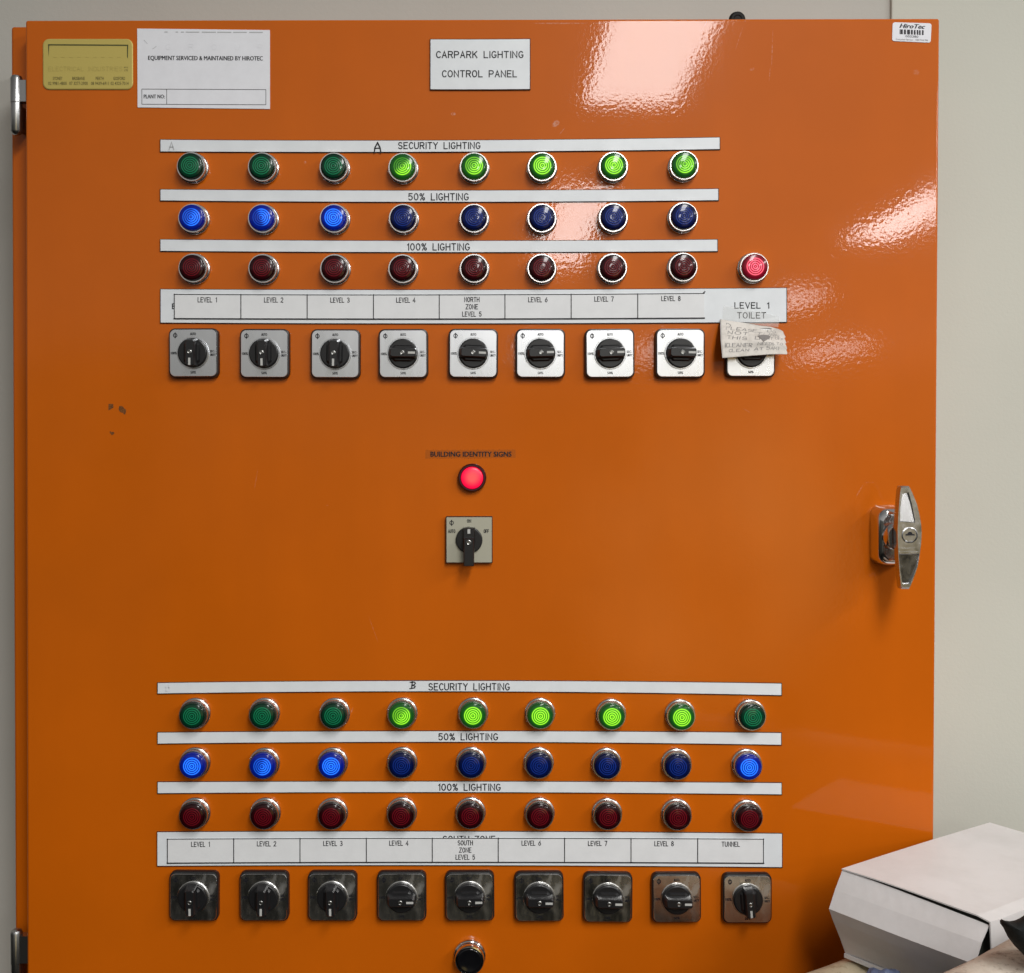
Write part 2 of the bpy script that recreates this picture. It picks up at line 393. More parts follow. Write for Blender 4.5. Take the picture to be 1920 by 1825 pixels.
# ------------------------------------------------------------------ single-stroke engraving alphabet (4 wide, 6 high)
def arc(cx, cy, rx, ry, a0, a1, n=8):
    return [(cx+rx*math.cos(R(a0+(a1-a0)*k/n)), cy+ry*math.sin(R(a0+(a1-a0)*k/n))) for k in range(n+1)]
G = {
 'A': [[(0,0),(2,6),(4,0)],[(.75,2.1),(3.25,2.1)]],
 'B': [[(0,0),(0,6),(2.3,6)]+arc(2.3,4.6,1.4,1.4,90,-90,6)+[(0,3.2)],[(2.3,3.2)]+arc(2.4,1.6,1.6,1.6,90,-90,6)+[(0,0)]],
 'C': [arc(2.1,3,2.1,3,45,315,14)],
 'D': [[(0,0),(0,6),(1.6,6)]+arc(1.6,3,2.4,3,90,-90,10)+[(0,0)]],
 'E': [[(3.6,6),(0,6),(0,0),(3.6,0)],[(0,3.1),(3,3.1)]],
 'F': [[(3.6,6),(0,6),(0,0)],[(0,3.1),(3,3.1)]],
 'G': [arc(2.1,3,2.1,3,48,330,14)+[(4.0,2.6),(2.5,2.6)]],
 'H': [[(0,0),(0,6)],[(4,0),(4,6)],[(0,3.1),(4,3.1)]],
 'I': [[(.3,0),(.3,6)]],
 'K': [[(0,0),(0,6)],[(3.8,6),(0,2.4)],[(1.4,3.7),(4,0)]],
 'L': [[(0,6),(0,0),(3.4,0)]],
 'M': [[(0,0),(0,6),(2.2,2),(4.4,6),(4.4,0)]],
 'N': [[(0,0),(0,6),(4,0),(4,6)]],
 'O': [arc(2.1,3,2.1,3,0,360,18)],
 'P': [[(0,0),(0,6),(2.4,6)]+arc(2.4,4.4,1.6,1.6,90,-90,7)+[(0,2.8)]],
 'Q': [arc(2.1,3,2.1,3,0,360,18),[(2.6,1.4),(4.2,-.4)]],
 'R': [[(0,0),(0,6),(2.4,6)]+arc(2.4,4.5,1.5,1.5,90,-90,7)+[(0,3)],[(2.2,3),(3.9,0)]],
 'S': [arc(2,4.5,1.75,1.5,30,270,10)+arc(2,1.5,1.9,1.5,90,-150,10)],
 'T': [[(0,6),(4,6)],[(2,6),(2,0)]],
 'U': [[(0,6),(0,2)]+arc(2,2,2,2,180,360,10)+[(4,6)]],
 'V': [[(0,6),(2,0),(4,6)]],
 'W': [[(0,6),(1.2,0),(2.4,5),(3.6,0),(4.8,6)]],
 'X': [[(0,6),(4,0)],[(0,0),(4,6)]],
 'Y': [[(0,6),(2,3.1),(4,6)],[(2,3.1),(2,0)]],
 'Z': [[(0,6),(4,6),(0,0),(4,0)]],
 '0': [arc(2,3,1.9,3,0,360,18)],
 '1': [[(.6,4.8),(1.8,6),(1.8,0)]],
 '2': [arc(2,4.3,1.8,1.7,160,-30,9)+[(0,0),(4,0)]],
 '3': [arc(1.9,4.55,1.6,1.45,150,-90,9)+arc(1.9,1.6,1.9,1.6,90,-150,9)],
 '4': [[(3,0),(3,6),(0,1.8),(4.2,1.8)]],
 '5': [[(3.6,6),(.6,6),(.4,3.4)]+arc(1.9,2,1.9,2,120,-150,10)],
 '6': [[(3.2,6),(.6,3)]+arc(2,1.9,1.9,1.9,140,-220,14)],
 '7': [[(0,6),(4,6),(1.4,0)]],
 '8': [arc(2,4.55,1.55,1.45,-90,270,14),arc(2,1.55,1.9,1.55,90,450,14)],
 '9': [[(.8,0),(3.4,3)]+arc(2,4.1,1.9,1.9,-40,320,14)],
 '%': [arc(1,4.9,.95,1.1,0,360,10),arc(3.8,1.1,.95,1.1,0,360,10),[(4,6),(.8,0)]],
 '&': [[(4,0),(.9,4.2)]+arc(1.9,4.9,1.1,1.05,200,-20,6)+[(.6,2.2)]+arc(1.6,1.4,1.5,1.4,150,360,7)], ':': [[(.2,.2),(.2,.8)],[(.2,3),(.2,3.6)]],
 '-': [[(.5,2.9),(2.8,2.9)]], '(': [arc(3,3,2.4,4,130,230,6)], ')': [arc(-1,3,2.4,4,50,-50,6)], '.': [[(.2,0),(.2,.5)]],
}
def gwidth(ch):
    if ch == ' ': return 3.0
    return max(p[0] for s in G[ch] for p in s)
def strokes(text, gap=1.9):
    x = 0; res = []
    for ch in text:
        if ch != ' ':
            for s in G[ch]: res.append([(x+a, b2) for a, b2 in s])
        x += gwidth(ch)+gap
    return res, x-gap
def ribbon(mb, pts, wd, tf, mi=0):
    """flat ribbon of width wd along pts (2-D), tf maps 2-D -> 3-D"""
    pts = [p for i, p in enumerate(pts) if i == 0 or math.hypot(p[0]-pts[i-1][0], p[1]-pts[i-1][1]) > 1e-6]
    if len(pts) < 2: return
    closed = math.hypot(pts[0][0]-pts[-1][0], pts[0][1]-pts[-1][1]) < 1e-4 and len(pts) > 3
    L = []
    n = len(pts)
    for i in range(n):
        a = pts[i-1] if i > 0 else (pts[-2] if closed else None)
        c = pts[i+1] if i < n-1 else (pts[1] if closed else None)
        p = pts[i]; ts = []
        if a: ts.append(((p[0]-a[0]), (p[1]-a[1])))
        if c: ts.append(((c[0]-p[0]), (c[1]-p[1])))
        ts = [(t[0]/math.hypot(*t), t[1]/math.hypot(*t)) for t in ts]
        tx = sum(t[0] for t in ts); ty = sum(t[1] for t in ts); q = math.hypot(tx, ty)
        if q < 1e-6: tx, ty, q = ts[0][0], ts[0][1], 1
        tx /= q; ty /= q
        k = 1/max(.45, tx*ts[0][0]+ty*ts[0][1])
        nx, ny = -ty*wd/2*k, tx*wd/2*k
        ex = 0 if closed or 0 < i < n-1 else (-wd*.4 if i == 0 else wd*.4)
        L.append(((p[0]+nx+tx*ex, p[1]+ny+ty*ex), (p[0]-nx+tx*ex, p[1]-ny+ty*ex)))
    vs = []
    for a, c in L: vs += [tf(*a), tf(*c)]
    mb.add(vs, [(2*i, 2*i+1, 2*i+3, 2*i+2) for i in range(n-1)], mi)
def engrave(mb, text, x0, x1, ytop, ybot, tf, wd, gap=1.9, mi=0, jitter=0, slant=0):
    """text fitted between x0..x1 with its caps between ytop (top) and ybot; y grows downwards when ytop<ybot"""
    st, W = strokes(text, gap)
    sc = (x1-x0)/W; sy = (ytop-ybot)/6
    for s in st:
        jx, jy = random.uniform(-jitter, jitter), random.uniform(-jitter, jitter)
        pts = [(x0+(a+jx+slant*b2)*sc, ybot+(b2+jy)*sy) for a, b2 in s]
        ribbon(mb, pts, wd, tf, mi)
def pix(d):
    return lambda x, y: P(x, y, d)
_fc = {}
def bold(mb, text, x0, x1, ytop, ybot, tf, shear=0, mi=0, weight=0.0, caps=True):
    """filled letters of the built-in sans typeface fitted to a rectangle"""
    cu = bpy.data.curves.new('txt', 'FONT'); cu.body = text; cu.resolution_u = 2; cu.offset = weight; cu.fill_mode = 'FRONT'; cu.shear = shear
    o = bpy.data.objects.new('txt', cu); COL.objects.link(o)
    dg = bpy.context.evaluated_depsgraph_get(); dg.update()
    me = bpy.data.meshes.new_from_object(o.evaluated_get(dg))
    vs = [v.co.copy() for v in me.vertices]; fs = [tuple(p.vertices) for p in me.polygons]
    bpy.data.objects.remove(o); bpy.data.curves.remove(cu); bpy.data.meshes.remove(me)
    if not vs: return
    ax = min(v.x for v in vs); bx = max(v.x for v in vs); ay = min(v.y for v in vs); by = max(v.y for v in vs)
    mb.add([tf(x0+(v.x-ax)/(bx-ax)*(x1-x0), ybot+(v.y-ay)/(by-ay)*(ytop-ybot)) for v in vs], fs, mi)

# ------------------------------------------------------------------ setting: wall and pillar behind
WALL_D, PIL_D = -.146, -.14
mb = MB(); a = P(1672, 10, PIL_D)
box(mb, (-1.6, .146, -1.2), (a.x+.02, .30, 1.2)); o = mb.build('wall', M['wall']); o['kind'] = 'structure'
mb = MB(); box(mb, (a.x, .14, -1.2), (1.9, .31, 1.2)); o = mb.build('pillar', M['pillar']); o['kind'] = 'structure'; bevel_obj(o, .002, 2)

# ------------------------------------------------------------------ cabinet
cab = thing('electrical_cabinet', 'large glossy orange steel switchboard cabinet carrying all the lamps and switches', 'cabinet', (0, 0, 0))
TL, TR = P(47.3, 38), P(1762, 34.5)
BL, BR = P(50.5, 1825), P(1751, 1560)
def ext(a, b2, z):
    k = (z-a.z)/(b2.z-a.z); return a+(b2-a)*k
BLx, BRx = ext(TL, BL, -.66), ext(TR, BR, -.66)
TH = .024
mb = MB()
q = [TL, TR, BRx, BLx]
vs = [tuple(p) for p in q]+[(p.x, TH, p.z) for p in q]
mb.add(vs, [(0,1,2,3),(7,6,5,4),(0,4,5,1),(1,5,6,2),(2,6,7,3),(3,7,4,0)])
door = mb.build('door', M['door'], cab); bevel_obj(door, .0024, 4)
bl = P(24, 900, -.03); bt = P(35, 49.5, -.03)
mb = MB(); box(mb, (bl.x, .030, -.70), (TR.x-.016, .144, bt.z))
body = mb.build('body', M['body'], cab); bevel_obj(body, .003, 3)
# lifting eye seen over the top edge
mb = MB(); c = P(1382, 38, -.09)
for i in range(1):
    n1, n2 = 24, 10
    vs = []; fs = []
    for k in range(n1):
        A = 2*math.pi*k/n1
        for j in range(n2):
            B = 2*math.pi*j/n2
            rr = .0058+.0036*math.cos(B)
            vs.append((c.x+rr*math.cos(A), c.y+.0040*math.sin(B), c.z+rr*math.sin(A)))
    for k in range(n1):
        for j in range(n2):
            fs.append((k*n2+j, ((k+1)%n1)*n2+j, ((k+1)%n1)*n2+(j+1)%n2, k*n2+(j+1)%n2))
    mb.add(vs, fs)
box(mb, (c.x-.006, c.y-.006, bt.z-.01), (c.x+.006, c.y+.006, c.z-.0075))
lathe(mb, [(.0065, .003), (.0065, .0031)], (c.x, c.y+.0, c.z), 20, cap0=True)
mb.build('lifting_eye', M['matteblack'], cab, smooth=True)
# hinges
def hinge(ytop, ymid, ybot):
    dd = -.006
    t_ = P(31, ytop, dd); m_ = P(31, ymid, dd); b_ = P(31, ybot, dd)
    root = None
    def barrel(z0, z1, r, cap_top, cap_bot, name, parent, leaf):
        mb = MB(); n = 24
        prof = [(r*.45, z1), (r*.82, z1-.0012), (r, z1-.004)] if cap_top else [(0.0005, z1), (r, z1)]
        prof += [(r, z0+.004), (r*.8, z0+.0014), (r*.4, z0)] if cap_bot else [(r, z0), (.0005, z0)]
        vs = []; fs = []
        for rr, z in prof:
            vs += [(t_.x+rr*math.cos(2*math.pi*k/n), t_.y+rr*math.sin(2*math.pi*k/n), z) for k in range(n)]
        for i in range(len(prof)-1):
            for k in range(n): fs.append((i*n+k, i*n+(k+1)%n, (i+1)*n+(k+1)%n, (i+1)*n+k))
        fs += [tuple(range(n)), tuple((len(prof)-1)*n+k for k in range(n))]
        mb.add(vs, fs)
        if leaf:
            box(mb, (t_.x+.002, t_.y-.004, z0+.0005), (TL.x-.0006, t_.y+.006, z1-.006))
        else:
            box(mb, (t_.x-.004, t_.y+.002, z0+.008), (t_.x+.004, .0305, z1-.002))
        return mb.build(name, M['hinge'], parent, smooth=True)
    k1 = barrel(m_.z+.0003, t_.z, .0061, True, False, 'hinge', cab, True)
    barrel(b_.z, m_.z-.0003, .0058, False, True, 'hinge_knuckle', k1, False)
hinge(141.5, 194, 254)
hinge(1742, 1805, 1868)
# glue residue spots and chips
def patch(pts, name, mt, parent, d=.0002):
    mb = MB(); mb.add([P(x, y, d) for x, y in pts], [tuple(range(len(pts)))])
    return mb.build(name, mt, parent)
def zp(pts): return [(180+x/20.28, 740+y/20.28) for x, y in pts]
patch(zp([(480,360),(540,352),(600,362),(650,358),(655,420),(668,470),(650,505),(590,540),(540,570),(490,600),(470,590),(474,480)]), 'paint_chip', M['chip'], cab)
patch(zp([(880,450),(940,432),(1000,445),(1045,480),(1060,520),(1110,555),(1145,575),(1140,660),(1120,730),(1095,765),(1060,750),(1030,690),(960,685),(910,655),(870,590),(860,540)]), 'paint_chip', M['chip'], cab)
patch(zp([(525,1400),(560,1402),(590,1430),(640,1418),(690,1440),(700,1470),(660,1520),(610,1545),(560,1500),(530,1470)]), 'paint_chip', M['chip'], cab)

# T-handle
def hz(pts): return [(1580+x/5.705, 880+y/5.705) for x, y in pts]
hc = P(1664, 1003)
mb = MB()
W_, H_ = .0392, .0607
def barrel_(w_, h_, r_): return [(hc.x+x*(1-.17*(2*z/h_)**2), hc.z+z) for x, z in rrect(w_, h_, r_, 6)]
pts_ = []
for s_, s2, r_, d_ in ((1.02, 1.01, .008, .0002), (1.0, 1.0, .009, .004), (.985, .985, .009, .011), (.955, .965, .0095, .0165), (.90, .93, .0098, .0200), (.80, .86, .0098, .0221), (.66, .76, .009, .0230)):
    pts_.append((barrel_(W_*s_, H_*s2, r_), d_))
loft(mb, pts_)
hd = mb.build('handle', M['chrome'], cab, smooth=True, angle=50)
mb = MB()
lathe(mb, [(.0155, .0215), (.0135, .023), (.0118, .027), (.0112, .033), (.0122, .038), (.0145, .0415)], (hc.x+.0005, 0, hc.z), 32)
mb.build('stem', M['chrome'], hd, smooth=True)
GD = .054
outl = hz([(622,186),(640,180),(715,182),(728,196),(765,280),(800,370),(830,500),(845,590),(851,680),(846,780),(832,900),(808,1050),(770,1160),(733,1256),(718,1284),(632,1284),(620,1262),(604,1100),(592,930),(585,760),(584,640),(590,500),(602,350),(612,230)])
hole1 = hz([(640,262),(706,248),(740,370),(776,560),(770,572),(612,562),(618,430),(630,320)])
hole2 = hz([(600,905),(822,905),(808,990),(790,1050),(752,1150),(722,1228),(642,1228),(628,1160),(612,1040)])
mb = MB()
def loop3(pts, d, k=1.0, shift=0):
    cx = sum(p[0] for p in pts)/len(pts); cy = sum(p[1] for p in pts)/len(pts)
    return [P(cx+(x-cx)*k, cy+(y-cy)*k, d) for x, y in pts]
def ortho(pts3, d): return [Vector((p.x, -d, p.z)) for p in pts3]
front = loop3(outl, GD, .965)
o3 = loop3(outl, GD)
mid = ortho(o3, GD-.0022)
back0 = ortho(o3, GD-.010)
cxm = sum(p.x for p in o3)/len(o3); czm = sum(p.z for p in o3)/len(o3)
back1 = [Vector((cxm+(p.x-cxm)*.72, -(GD-.0145), czm+(p.z-czm)*.90)) for p in o3]
h1 = loop3(hole1, GD, 1); h2 = loop3(hole2, GD, 1)
polys = [front, h1, h2]
tri = tessellate_polygon([[Vector((p.x, p.z, 0)) for p in L] for L in polys])
flat = front+h1+h2
mb.add(flat, [tuple(t) for t in tri])
def band(a, b2):
    n = len(a); mb.add(list(a)+list(b2), [(i, (i+1) % n, n+(i+1) % n, n+i) for i in range(n)])
band(front, mid); band(mid, back0); band(back0, back1); mb.add(back1, [tuple(range(len(back1)))])
for h in (h1, h2):
    cx = sum(p.x for p in h)/len(h); cz = sum(p.z for p in h)/len(h)
    zs = [p.z for p in h]; up_ = cz > hc.z
    fl = [Vector((cx+(p.x-cx)*.90, -(GD-.0008-.0024*((p.z-min(zs)) if up_ else (max(zs)-p.z))/(max(zs)-min(zs))), cz+(p.z-cz)*.96)) for p in h]
    band(h, fl); mb.add(fl, [tuple(range(len(fl)))])
lathe(mb, [(.0146, .0408), (.0146, .0420)], (hc.x+.0005, 0, hc.z), 32, cap1=False)
# two raised lines under the lock
for x0, x1, y in ((600, 778, 849), (600, 826, 889)):
    pts = hz([(x0, y-5), (x1, y-5), (x1, y+5), (x0, y+5)])
    t4 = [P(x, yy, GD+.0007) for x, yy in pts]; b4 = [Vector((p.x, -(GD-.0005), p.z)) for p in t4]
    mb.add(t4, [(0,1,2,3)]); band(t4, b4)
grip = mb.build('grip', M['cast'], hd, smooth=True, angle=25)
lk = P(*hz([(716, 705)])[0], GD)
mb = MB()
lathe(mb, [(.0078, GD-.0005), (.0078, GD+.0008), (.0070, GD+.0010), (.0066, GD+.0003), (.0005, GD+.0003)], (lk.x, 0, lk.z), 32)
lathe(mb, [(.0025, GD+.0004), (.0025, GD+.00045)], (lk.x+.0002, 0, lk.z+.0008), 16, mi=1)
kz = lk.z
box(mb, (lk.x-.0040, -(GD+.0009), kz-.0014), (lk.x+.0048, -(GD+.0002), kz-.0004), 0)
box(mb, (lk.x-.0040, -(GD+.0006), kz-.0004), (lk.x+.0048, -(GD+.0001), kz+.0010), 1)
mb.build('lock_cylinder', [M['cast'], M['ink']], hd, smooth=True)

# ------------------------------------------------------------------ engraved strips and plates
def quad_interp(x, xs, ys):
    (x0, x1, x2), (y0, y1, y2) = xs, ys
    return y0*(x-x1)*(x-x2)/((x0-x1)*(x0-x2))+y1*(x-x0)*(x-x2)/((x1-x0)*(x1-x2))+y2*(x-x0)*(x-x1)/((x2-x0)*(x2-x1))
def strip_mesh(xl, xm, xr, top, bot, d=.0020, nseg=24, edge=1.3):
    """white laminate with its black core showing on the chamfered edge"""
    mb = MB()
    xs = [xl+(xr-xl)*k/nseg for k in range(nseg+1)]
    T = [(x, quad_interp(x, (xl, xm, xr), top)) for x in xs]; B = [(x, quad_interp(x, (xl, xm, xr), bot)) for x in xs]
    outer = T+B[::-1]
    inner = []
    for i, (x, y) in enumerate(outer):
        xx = min(max(x, xl+edge), xr-edge); yy = y+edge*(1 if i <= nseg else -1)*(.8 if i <= nseg else 1.15)
        inner.append((xx, yy))
    vi = [P(x, y, d) for x, y in inner]; vo = [P(x, y, d*.55) for x, y in outer]; vb = [Vector((p.x, .0, p.z)) for p in vo]
    n = len(vi); nn = nseg
    mb.add(vi, [(k, k+1, n-2-k, n-1-k) for k in range(nn)], 0)
    for a, b2 in ((vi, vo), (vo, vb)):
        mb.add(list(a)+list(b2), [(i, (i+1) % n, n+(i+1) % n, n+i) for i in range(n)], 1)
    return mb
def laminate(name, label, cat, xl, xm, xr, top, bot, group=None, d=.0020):
    c = P((xl+xr)/2, (top[1]+bot[1])/2)
    root = thing(name, label, cat, c, group)
    pl = strip_mesh(xl, xm, xr, top, bot, d).build('plate', [M['white'], M['core']], root)
    return root, pl
LW = 1.95
def lettering(parent, items, d=.0022, mt='ink', wd=LW):
    mb = MB()
    for it in items:
        t, x0, x1, y0, y1 = it[:5]
        engrave(mb, t, x0, x1, y0, y1, pix(d), it[5] if len(it) > 5 else wd)
    return mb.build('lettering', M[mt], parent)

gs = 'engraved white heading strips on the cabinet door'
STRIPS = [
 ('white strip engraved SECURITY LIGHTING with handwritten A, above the upper green lamps', 299.7, 700, 1350.5, (261.3, 263, 257), (285.5, 286.5, 281.2), [('SECURITY LIGHTING', 747, 900, 267.5, 279)]),
 ('white strip engraved 50% LIGHTING between the upper green and blue lamps', 299.7, 820, 1347.9, (354.6, 356.6, 353.6), (377.4, 380.1, 377), [('50% LIGHTING', 766, 878, 363.3, 375.2)]),
 ('white strip engraved 100% LIGHTING between the upper blue and red lamps', 299.7, 820, 1346.2, (448.4, 451, 448.6), (472, 474.4, 472.5), [('100% LIGHTING', 763, 880, 457.2, 469.2)]),
 ('white strip engraved SECURITY LIGHTING with handwritten B, above the lower green lamps', 294.5, 880, 1466.3, (1280, 1276, 1281), (1302, 1298, 1305.2), [('SECURITY LIGHTING', 804, 955, 1282, 1294)]),
 ('white strip engraved 50% LIGHTING between the lower green and blue lamps', 294.5, 880, 1465.8, (1373, 1370.4, 1373.7), (1396, 1392.7, 1398.2), [('50% LIGHTING', 822.5, 933, 1376, 1387.6)]),
 ('white strip engraved 100% LIGHTING between the lower blue and red lamps', 294.5, 880, 1466.5, (1466, 1464.8, 1467.6), (1489, 1487, 1491.2), [('100% LIGHTING', 821.5, 938, 1470.6, 1482.2)]),
]
sr = []
for lab, xl, xm, xr, tp, bt_, tx in STRIPS:
    r_, pl = laminate('heading_strip', lab, 'label strip', xl, xm, xr, tp, bt_, gs)
    lettering(pl, tx); sr.append(pl)
mb = MB()
tf = pix(.0023)
ribbon(mb, [(702, 286), (703, 277), (708, 268), (712.5, 277), (714, 286)], 2.6, tf); ribbon(mb, [(703, 278.5), (713, 278)], 2.2, tf)
mb.build('handwritten_letter', M['ink'], sr[0])
mb = MB(); engrave(mb, 'A', 317, 326, 267, 281, tf, 2.0); mb.build('faded_letter', M['greyink'], sr[0])
mb = MB()
ribbon(mb, [(773, 1278.5), (772, 1291)], 2.2, tf); ribbon(mb, [(769, 1279.5), (777, 1279), (779, 1281.5), (777, 1284), (773, 1285), (778.5, 1287), (777.5, 1290), (768.5, 1291.5)], 2.0, tf)
mb.build('handwritten_letter', M['ink'], sr[3])
mb = MB(); engrave(mb, 'B', 311, 319, 1284, 1296, tf, 1.6); mb.build('faded_letter', M['faintink'], sr[3])

# title plate
r_, pl = laminate('title_plate', 'white plate engraved CARPARK LIGHTING CONTROL PANEL near the door top', 'plate', 806, 900, 994.6, (73.2, 73.2, 72.6), (169, 169.2, 168.6), None, .0026)
lettering(pl, [('CARPARK LIGHTING', 818.5, 980.7, 96.8, 108.4), ('CONTROL PANEL', 829.5, 968.5, 132.8, 144.4)], .0028, wd=2.0)

# level plates with paper insert tapes
def level_plate(label, xl, xm, xr, top, bot, ins, divs, cells, extra, open_right):
    r_, pl = laminate('level_plate', label, 'label plate', xl, xm, xr, top, bot, 'long level name plates on the door', .0020)
    d0 = .0026
    x0, x1, (ta, tb, tc_), (ba, bb, bc) = ins
    T = lambda x: quad_interp(x, (x0, (x0+x1)/2, x1), (ta, tb, tc_)); B = lambda x: quad_interp(x, (x0, (x0+x1)/2, x1), (ba, bb, bc))
    xs = [x0+(x1-x0)*k/16 for k in range(17)]
    mb = MB(); vt = [P(x, T(x), d0) for x in xs]+[P(x, B(x), d0) for x in xs[::-1]]; vb = [Vector((p.x, -.0019, p.z)) for p in vt]
    n = len(vt)
    mb.add(vt, [(k, k+1, n-2-k, n-1-k) for k in range(16)]); mb.add(vt+vb, [(i, (i+1) % n, n+(i+1) % n, n+i) for i in range(n)])
    it = mb.build('label_tape', M['insert'], pl)
    mb = MB(); tf = pix(d0+.0002); ww = 1.5
    ribbon(mb, [(x, T(x)+.6) for x in xs], ww, tf); ribbon(mb, [(x, B(x)-.6) for x in xs], 2.2, tf)
    ribbon(mb, [(x0+.6, T(x0)), (x0+.6, B(x0))], ww, tf)
    if open_right:
        ribbon(mb, [(x1-1.5, T(x1)), (x1+.8, T(x1)-3)], 2.2, tf)
    else:
        ribbon(mb, [(x1-.6, T(x1)), (x1-.6, B(x1))], ww, tf)
    for x in divs: ribbon(mb, [(x, T(x)), (x, B(x))], 1.7, tf)
    for t, cx, w_, y in cells:
        engrave(mb, t, cx-w_/2, cx+w_/2, y, y+8.4, tf, 1.35, gap=1.9)
    mb.build('lettering', M['ink'], it)
    if extra: lettering(pl, extra, .0022, wd=1.8)
    return pl
lv = 35
uc = [('LEVEL 1', 388.7, lv, 558.2), ('LEVEL 2', 513.2, lv, 558.5), ('LEVEL 3', 637.5, lv, 558.8), ('LEVEL 4', 761, lv, 558.8), ('NORTH', 884.7, 27.5, 557.8), ('ZONE', 884.7, 22, 571.2),
      ('LEVEL 5', 884.7, lv, 585), ('LEVEL 6', 1008.5, lv, 558), ('LEVEL 7', 1132.7, lv, 556.8), ('LEVEL 8', 1258, lv, 555.8)]
upl = level_plate('long white plate with level names, LEVEL 1 TOILET engraved at its right end', 300, 860, 1475.8, (541.7, 543, 539.3), (606.5, 608, 605.2),
    (326.3, 1320.8, (551.6, 552.6, 549.8), (598.2, 599, 597.2)), [451.6, 575.9, 700.2, 823.6, 946.8, 1071, 1195.8], uc,
    [('LEVEL 1', 1378, 1441.5, 567.8, 578.2), ('TOILET', 1382.8, 1435.5, 586.4, 596.8), ('E', 323.2, 326, 570, 579)], True)
lc = [('LEVEL 1', 375.9, lv-1, 1579.2), ('LEVEL 2', 499.9, lv, 1578.2), ('LEVEL 3', 624.2, lv, 1577.6), ('LEVEL 4', 747.9, lv, 1577), ('SOUTH', 872.4, 27.5, 1576.5), ('ZONE', 872.4, 22, 1590),
      ('LEVEL 5', 872.4, lv, 1603.3), ('LEVEL 6', 996.2, lv, 1577), ('LEVEL 7', 1120.6, lv, 1577.5), ('LEVEL 8', 1245.2, lv, 1578), ('TUNNEL', 1370.2, 33, 1579)]
lpl = level_plate('long white plate with level names and TUNNEL in the last cell, lower bank', 293.9, 880, 1467.4, (1559.7, 1558.6, 1562.6), (1625.2, 1624, 1627.7),
    (313.3, 1432.2, (1573.2, 1571.6, 1573.2), (1619.4, 1617.8, 1619.6)), [438.2, 562.5, 686.9, 810.5, 934.2, 1058.6, 1183.2, 1308.2], lc,
    [('SOUTH ZONE', 831, 928, 1568.2, 1579.5)], False)

# paper notice
pr = thing('service_notice', 'white paper notice with bold service line and PLANT NO box, beside the gold plate', 'notice', P(380, 130))
mb = MB(); cs = [(257.3, 53.8), (506, 56.6), (506.2, 204.6), (258, 201.6)]
vt = [P(x, y, .0008) for x, y in cs]; vb = [Vector((p.x, 0, p.z)) for p in vt]
mb.add(vt, [(0,1,2,3)]); mb.add(vt+vb, [(i, (i+1) % 4, 4+(i+1) % 4, 4+i) for i in range(4)])
sh = mb.build('sheet', M['paper'], pr)
mb = MB(); tf = pix(.0010)
sk = lambda x, y: tf(x, y+(x-257)*.0045)
for q_ in (0, .55): bold(mb, 'EQUIPMENT SERVICED & MAINTAINED BY HIROTEC', 277.6+q_, 492.3+q_, 104.6, 114.2, (lambda x, y, q_=q_: P(x, y+(x-257)*.0045, .001+q_*.0001)))
for q_ in (0, .5): bold(mb, 'PLANT NO:', 269.4+q_, 308.4+q_, 177.4, 184.6, (lambda x, y, q_=q_: P(x, y+(x-257)*.0045, .001+q_*.0001)))
for ln in ([(266, 167.2), (498.5, 167.2)], [(266, 195.6), (498.5, 195.6)], [(266, 167.2), (266, 195.6)], [(498.5, 167.2), (498.5, 195.6)], [(312.5, 167.2), (312.5, 195.6)]):
    ribbon(mb, ln, .9, sk)
mb.build('lettering', M['ink'], sh)
mb = MB()
for a0, a1 in ((309, 313.5), (330, 333), (340, 344), (349, 373), (379, 404), (408, 433), (438, 462), (468, 492)):
    ribbon(mb, [(a0, 60), (a1, 60)], 1.8, sk)
ribbon(mb, [(270, 75), (276, 82)], .8, sk); ribbon(mb, [(286, 92), (293, 87)], .9, sk)
mb.build('faded_lettering', M['greyink'], sh)
mb = MB()
engrave(mb, 'G R O U P', 311, 492, 83, 93, sk, .8, gap=7)
mb.build('faded_lettering', M['faintink'], sh)

# gold maker's plate
gp = thing('maker_plate', 'small gold foil plate with rounded corners listing cities and phone numbers', 'plate', P(166, 121))
mb = MB(); c = P(165.5, 121.3)
loft(mb, [(rrect(168*.00055, 94*.00055, .0065, 6, c.x, c.z), 0), (rrect(168*.00055, 94*.00055, .0065, 6, c.x, c.z), .0010), (rrect(165*.00055, 91*.00055, .006, 6, c.x, c.z), .0014)])
fo = mb.build('foil', M['gold'], gp)
tf = pix(.0016)
mb = MB()
L0 = [(90, 84), (239.5, 85)]
mb.add([tf(90, 83), tf(240.5, 84), tf(238.5, 86.3), tf(92.5, 85.5)], [(0,1,2,3)])
mb.add([tf(90, 83), tf(92.5, 85.5), tf(91, 107)], [(0,1,2)]); mb.add([tf(240.5, 84), tf(239.8, 110), tf(238.2, 107), tf(238, 86.2)], [(0,1,2,3)])
mb.build('frame_line', M['goldframe'], fo)
mb = MB()
for t, a0, a1 in (('SYDNEY', 99, 117), ('BRISBANE', 135.5, 158.8), ('PERTH', 179.5, 194.5), ('GOSFORD', 212.5, 234.5)): bold(mb, t, a0, a1, 144.3, 150.3, tf, weight=0)
for t, a0, a1 in (('02 9981-4800', 90.5, 125), ('07 3277-2900', 130, 164.5), ('08 9439-6911', 170.5, 204), ('02 4325-7014', 207.5, 241)): bold(mb, t, a0, a1, 153.5, 159.5, tf)
bold(mb, 'PTY', 233, 240, 125.5, 128.5, tf); bold(mb, 'LTD', 233, 240, 130.5, 133.8, tf)
mb.build('lettering', M['goldink'], fo)
mb = MB(); engrave(mb, 'ELECTRICAL INDUSTRIES', 91, 229, 125.5, 133.2, tf, .8)
for k in range(9): ribbon(mb, [(100+k*15, 107.6), (106+k*15, 107.8)], .9, tf)
mb.build('faded_lettering', M['goldfaint'], fo)

